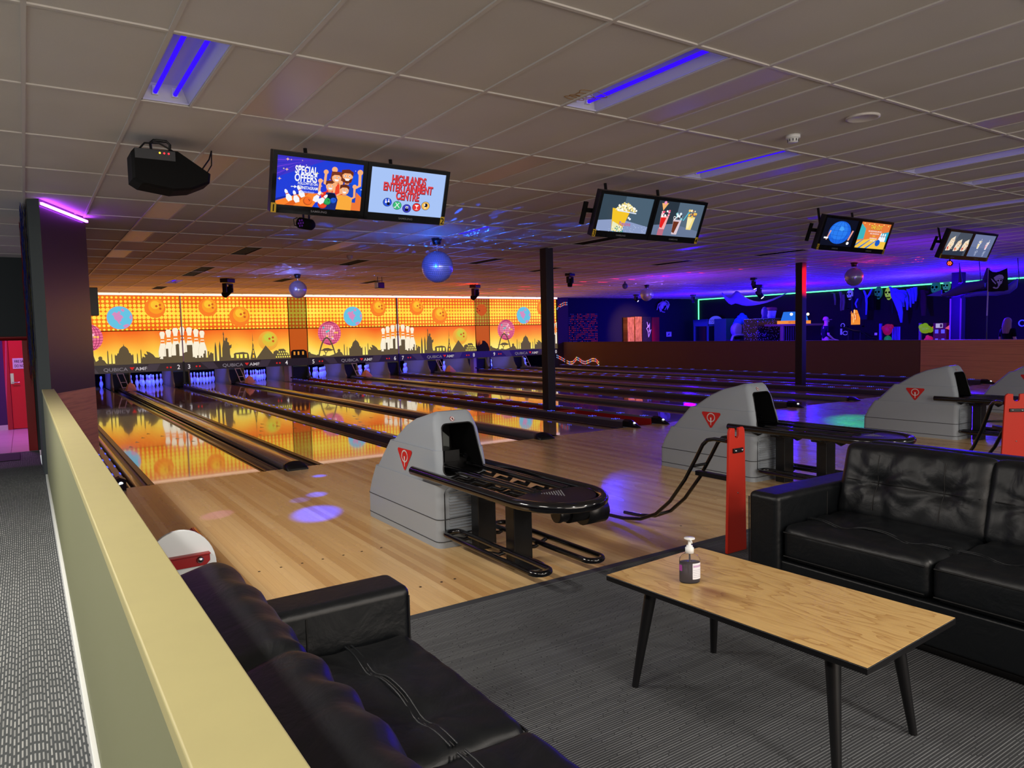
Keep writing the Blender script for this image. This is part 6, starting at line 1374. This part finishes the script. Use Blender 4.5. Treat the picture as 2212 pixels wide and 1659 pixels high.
# pirate flag on its pole
XF = XW+.05; q0, q1, q2 = at(2132, 682, X=XF), at(2136, 580, X=XF), at(2131, 732, X=XF); q2.z = 1.056
t = thing('pirate_flag', 'black pirate flag with white skull and sabre on a pale pole, hanging at the right', 'flag', tuple(q2))
MB().tube([q1-q2+Vector((0, 0, .02)), q0-q2], .016, mat('pale_pole', (190, 170, 200), .5), 8).tube([q0-q2, (0, 0, 0)], .014, M['black'], 8).build('pole', t)
FP = lambda x, y: at(x, y, X=XF-.01)-q2
rows = [[FP(x, y) for x, y in r] for r in ([(2136, 582), (2144, 587), (2152, 588), (2160, 586), (2176, 579)], [(2135, 605), (2145, 607), (2155, 608), (2166, 606), (2177, 600)], [(2135, 630), (2146, 630), (2157, 629), (2168, 629), (2178, 626)])]
b = MB(); b.add([p for r in rows for p in r], [(i*5+k, i*5+k+1, (i+1)*5+k+1, (i+1)*5+k) for i in range(2) for k in range(4)], mat('black_flag', (10, 8, 16), .8), True); o = b.build('cloth', t); d = o.modifiers.new('thick', 'SOLIDIFY'); d.thickness = .006
b = MB(); FW = mat('flag_white', (190, 180, 220), .7); e = Vector((-.012, 0, 0)); F2 = lambda L: [FP(x, y)+e for x, y in L]
k_ = 252/1900.
def g(L): return [(1960+x*k_, 540+y*k_) for x, y in L]
b.flat(F2(g([(1410, 450), (1450, 420), (1500, 400), (1550, 405), (1575, 440), (1565, 480), (1530, 460), (1480, 470), (1450, 510), (1430, 490)])), FW)
b.flat(F2(g([(1465, 475), (1530, 465), (1555, 490), (1545, 540), (1520, 560), (1505, 590), (1480, 590), (1480, 550), (1460, 530)])), FW); b.flat(F2(g([(1365, 465), (1385, 475), (1450, 545), (1440, 560), (1390, 510)])), FW)
b.flat(F2(g([(1395, 605), (1420, 600), (1450, 615), (1490, 585), (1500, 600), (1470, 630), (1430, 630), (1400, 620)])), FW); e = Vector((-.016, 0, 0))
for cx, cy in ((1485, 500), (1530, 495)): b.flat(F2(g([(cx+13*math.cos(a), cy+15*math.sin(a)) for a in [2*PI*k/10 for k in range(10)]])), M['pit'])
b.build('skull_emblem', t)
# strip of wall things far right
slab('wall_trim', 'thin violet upright strip on the right wall beyond the dark pillar', 'trim', 2082.5, 645, 2083.5, 735, .03, .03, mat('violet_trim', (60, 50, 170), .6), None, 'X')
for n, (x, y) in enumerate(((2208, 698),)): 
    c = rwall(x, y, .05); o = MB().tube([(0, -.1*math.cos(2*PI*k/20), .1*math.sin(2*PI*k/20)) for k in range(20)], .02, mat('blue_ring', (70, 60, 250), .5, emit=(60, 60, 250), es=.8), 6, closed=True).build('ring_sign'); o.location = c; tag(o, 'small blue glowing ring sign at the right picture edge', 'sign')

# ------------------------------------------------------------------- people
def skin_body(name, pts, edges, m, parent, sub=1, root=0):
    me = bpy.data.meshes.new(name); me.from_pydata([p for p, r in pts], edges, []); o = bpy.data.objects.new(name, me); COL.objects.link(o); o.parent = parent
    d = o.modifiers.new('skin', 'SKIN'); L = me.skin_vertices[0].data
    for i, (p, r) in enumerate(pts): L[i].radius = r if isinstance(r, tuple) else (r, r); L[i].use_root = i == root
    s = o.modifiers.new('sub', 'SUBSURF'); s.levels = s.render_levels = sub; me.materials.append(m)
    dg = bpy.context.evaluated_depsgraph_get(); n = bpy.data.meshes.new_from_object(o.evaluated_get(dg)); o.modifiers.clear(); o.data = n
    for p in n.polygons: p.use_smooth = True
    if not n.materials: n.materials.append(m)
    return o
def person(label, x, y, rz, h, hair, cap=None, reach=.2):
    t = thing('person', label, 'person', (x, y, 0), rz); k = h/1.75
    def P(a, b, c): return (a*k, b*k, c*k)
    pts = [(P(0, 0, .95), (.13*k, .10*k)), (P(0, .01, 1.12), (.13*k, .10*k)), (P(0, .02, 1.32), (.155*k, .105*k)), (P(0, .0, 1.44), (.10*k, .07*k)), (P(0, -.01, 1.50), .052*k), (P(0, -.02, 1.60), (.072*k, .085*k)), (P(0, -.02, 1.70), (.062*k, .075*k))]
    ed = [(i, i+1) for i in range(6)]
    def chain(s, L):
        for p, r in L: pts.append((P(*p), r*k)); ed.append((s, len(pts)-1)); s = len(pts)-1
    for s in (-1, 1):
        chain(2, [((s*.17, .0, 1.40), .058), ((s*.215, .02, 1.14), .043), ((s*.20, -.05-reach*.6, .98), .034), ((s*.18, -.10-reach, .95), .026), ((s*.17, -.15-reach, .94), .024), ((s*.165, -.19-reach, .925), .012)])
        chain(0, [((s*.09, 0, .86), .085), ((s*.10, -.01, .48), .055), ((s*.10, .02, .1), .04), ((s*.10, -.10, .035), .035)])
    skin_body('body', pts, ed, M['skin'], t)
    sp_ = [(P(0, 0, .90), (.145*k, .118*k)), (P(0, .01, 1.12), (.145*k, .115*k)), (P(0, .02, 1.32), (.17*k, .12*k)), (P(0, .0, 1.43), (.11*k, .08*k))]; se = [(0, 1), (1, 2), (2, 3)]
    for s in (-1, 1): sp_ += [(P(s*.175, .0, 1.395), .072*k), (P(s*.212, .018, 1.18), .058*k)]; se += [(2, len(sp_)-2), (len(sp_)-2, len(sp_)-1)]
    skin_body('shirt', sp_, se, M['cloth_black'], t)
    tp = [(P(0, 0, .95), (.15*k, .12*k))]; te = []
    for s in (-1, 1): tp += [(P(s*.09, 0, .84), .1*k), (P(s*.10, -.01, .48), .07*k), (P(s*.10, .02, .09), .06*k)]; n = len(tp); te += [(0, n-3), (n-3, n-2), (n-2, n-1)]
    skin_body('trousers', tp, te, mat('trousers_%d' % int(x), (20, 20, 34), .9), t)
    b = MB().ball(P(0, -.108, 1.60), .018*k, M['skin'], 8, 6, sz=1.5)
    for s in (-1, 1): b.ball(P(s*.075, .0, 1.60), .025*k, M['skin'], 8, 6, sx=.4, sz=1.2)
    b.build('nose_and_ears', t); b = MB()
    for s in (-1, 1): b.ball(P(s*.03, -.098, 1.63), .009*k, M['black'], 8, 6)
    b.box(-.025*k, -.104*k, 1.552*k, .025*k, -.094*k, 1.558*k, mat('lips_%d' % int(x), (170, 90, 90), .6)); b.build('eyes_and_mouth', t)
    if cap:
        MB().lathe([(.098, 1.635), (.097, 1.68), (.08, 1.73), (.04, 1.755), (0, 1.76)], (0, 0, 0), cap, 20, sx=.85).build('cap_crown', t).scale = (k, k, k)
        b = MB(); b.prism([(-.07, 0), (.07, 0), (.06, -.09), (.03, -.12), (-.03, -.12), (-.06, -.09)], P(0, -.085, 1.64), (k, 0, 0), (0, k, -.1*k), (0, 0, .012), cap); b.build('cap_peak', t)
    else:
        b = MB().ball(P(0, .0, 1.655), .098*k, hair, 16, 12, sy=1.05, sz=1.05); b.v = [Vector((v.x, v.y+.02*k, v.z)) for v in b.v]
        for a in range(9): th = PI*(a/8); b.tube([P(.085*math.cos(th), .03+.06*math.sin(th), 1.66), P(.1*math.cos(th), .05+.07*math.sin(th), 1.5), P(.1*math.cos(th), .05+.06*math.sin(th), 1.3)], [.03*k, .035*k, .02*k], hair, 6)
        b.build('hair', t)
    return t
q = at(1786, 690, Y=7.0); qf = at(1788, 735, Y=7.0)
top = q.z; person('man in a black t-shirt and cap seen in profile behind the brown half wall', at(1784, 690, X=21.5).x, at(1784, 690, X=21.5).y, math.radians(60), at(1784, 684, X=21.5).z/1.005, None, mat('cap_pink', (190, 130, 130), .7))
qq = at(2178, 690, X=19.0); person('woman with long fair hair and a black top behind the low wood wall', qq.x, qq.y, math.radians(75), at(2178, 686, X=19.0).z, M['hair'], None, .3)
# ------------------------------------------------------------------ lights
def light(kind, loc, energy, col, size=.1, tgt=None, cone=40, blend=.5, sy=None, name='lamp'):
    d = bpy.data.lights.new(name, kind); d.energy = energy; d.color = lin(col)[:3]
    o = bpy.data.objects.new(name, d); COL.objects.link(o); o.location = loc
    if kind == 'AREA':
        d.size = size
        if sy: d.shape = 'RECTANGLE'; d.size_y = sy
    else: d.shadow_soft_size = size
    if kind == 'SPOT': d.spot_size = math.radians(cone); d.spot_blend = blend
    if tgt is not None: o.rotation_euler = (Vector(tgt)-Vector(loc)).to_track_quat('-Z', 'Y').to_euler()
    return o
WARM = (255, 246, 236)
# fluorescent fittings of the walkway and cafe, behind and left of the camera
for x, y, e in ((-3.4, -9.6, 60), (-3.5, -6.2, 90), (-3.5, -3.2, 150), (-.2, -10.2, 105), (2.8, -10.3, 150), (6.4, -10.0, 115)):
    light('AREA', (x, y, HC-.02), e, WARM, .3, (x, y, 0), sy=1.2, name='tube_light')
light('AREA', (0, -13.6, 1.3), 330, (255, 238, 220), 8, (0, 0, 1.9), sy=2.4, name='rear_fill')  # added soft fill behind the camera to lift the ceiling, no real fitting
# doorway glow
light('AREA', (-2.6, 9.5, HC-.1), 80, (235, 120, 255), .8, (-2.6, 9.5, 0), name='corridor_lamp')
# ultraviolet pin lights behind the mural
for x in LANES:
    o = light('AREA', (x, 17.35, .86), 26, (40, 56, 255), .9, (x, 18.7, .15), sy=.12, name='pin_light'); o.data.spread = math.radians(70)
# arcade: blue cannons washing ceiling and walls
for x, y, z, e in ((21.5, 13.5, 1.9, 650), (20.5, 7.5, 2.0, 1000), (20.0, 2.0, 2.0, 1000), (16.8, 9.0, 1.1, 0), (22.5, -2.5, 1.9, 450)):
    if e: light('POINT', (x, y, z), e, (44, 0, 255), .25, name='blue_cannon')
for x, y, e in ((13.0, 6.5, 260), (11.5, -1.0, 120)): light('SPOT', (x, y, 1.2), e, (120, 30, 255), .3, (x+.8, y, HC), 150, 1, name='violet_uplight')
light('SPOT', (14.0, -2.4, 2.6), 22000, (255, 20, 12), .04, (13.34, 2.4, 2.55), 9, .6, name='red_spot')
light('SPOT', (9.3, 10.6, 2.6), 22, (255, 40, 20), .03, (9.0, 10.9, HC), 120, .5, name='red_ceiling_glow')
for y, e in ((15.0, 95), (11.6, 46), (8.2, 24), (4.8, 11)): light('AREA', (7.6, y, 1.62), e, (255, 156, 66), 17, (7.6, y, HC), sy=1.6, name='lane_bounce')  # added panels without fixtures, standing in for mural light bounced off the lanes
light('SPOT', (20.4, 13.2, 2.85), 1100, (255, 176, 70), .1, (21.4, 16.9, 1.5), 40, .8, name='locker_fill')  # warm fill added to brighten the gold-brown boards, no fixture of its own
light('POINT', (22.5, 11.5, 2.3), 60, (170, 130, 255), .3, name='arcade_fill')  # violet fill added to brighten the arcade, no fixture of its own
light('POINT', (21.0, 4.0, 1.9), 40, (150, 110, 255), .3, name='arcade_fill')  # second added arcade fill, also without a fixture
# mirror ball beams: a blue spot on the big ball, added dot-patterned point lamps in place of the balls' reflections
light('SPOT', (.9, -1.0, 2.6), 1500, (8, 80, 255), .03, (3.373, 2.05, 2.56), 13, .3, name='ball_spot')
light('SPOT', (1.5, 7.0, 2.7), 300, (120, 130, 255), .03, (3.34, 8.97, 2.62), 15, .3, name='ball_spot')
light('SPOT', (16.5, 6.2, 2.7), 200, (140, 110, 255), .03, (15.15, 9.5, 2.65), 15, .3, name='ball_spot')
light('SPOT', (17.0, .5, 2.7), 200, (255, 30, 40), .03, (14.58, 1.9, 2.64), 15, .3, name='ball_spot')
def dots(loc, energy, col, scale, cut, name='mirror_ball_dots'):
    o = light('POINT', loc, energy, col, .0, name=name); d = o.data; d.use_nodes = True; t = NT(d.node_tree); e = t.n['Emission']
    g = t.new('ShaderNodeNewGeometry'); v = t.new('ShaderNodeTexVoronoi'); v.inputs['Scale'].default_value = scale; t.l.new(g.outputs['Incoming'], v.inputs['Vector'])
    sp = t.new('ShaderNodeSeparateXYZ'); t.l.new(g.outputs['Incoming'], sp.inputs[0])
    k = t.m('DIVIDE', 1.0, t.m('POWER', t.m('MAXIMUM', t.m('ABSOLUTE', sp.outputs[2]), .22), 1.7)); up = t.m('MULTIPLY', t.m('ADD', t.m('LESS_THAN', v.outputs['Distance'], cut), .012), t.m('GREATER_THAN', sp.outputs[2], .10))
    t.l.new(t.m('MULTIPLY', up, k), e.inputs['Strength']); return o
dots((3.05, 1.65, 2.72), 75, (16, 90, 255), 18, .27)
dots((3.15, 8.6, 2.76), 36, (90, 120, 255), 17, .27)
dots((14.9, 9.1, 2.78), 34, (110, 70, 255), 18, .27)
dots((14.45, 1.5, 2.78), 18, (255, 40, 120), 18, .27)
# pools of blue light on the approach
S0 = (1.0, .3, 2.7)
for px, py, e, cone in ((684, 1108, 3600, 6.8), (684, 1068, 2200, 3.6), (690, 1028, 1800, 3.2), (648, 1080, 900, 3.2), (470, 1112, 400, 4)):
    light('SPOT', S0, e, (30, 60, 255) if px > 500 else (170, 90, 255), .02, at(px, py, Z=0), cone, .6, name='floor_beam')
light('SPOT', (12.0, .6, 2.9), 700, (30, 255, 130), .05, at(1862, 908, Z=0), 14, .9, name='green_beam')
light('SPOT', (9.0, 5.0, 2.75), 900, (40, 30, 255), .04, at(1390, 1075, Z=0), 4, .8, name='floor_beam')
w = bpy.data.worlds.new('world'); S.world = w; w.use_nodes = True; w.node_tree.nodes['Background'].inputs[0].default_value = (.88, .92, .96, 1); w.node_tree.nodes['Background'].inputs[1].default_value = .6
S.cycles.use_denoising = True; S.cycles.max_bounces = 8; S.cycles.diffuse_bounces = 4; S.cycles.glossy_bounces = 4; S.cycles.transmission_bounces = 6
S.cycles.sample_clamp_indirect = 6; S.cycles.caustics_reflective = True; S.cycles.caustics_refractive = False
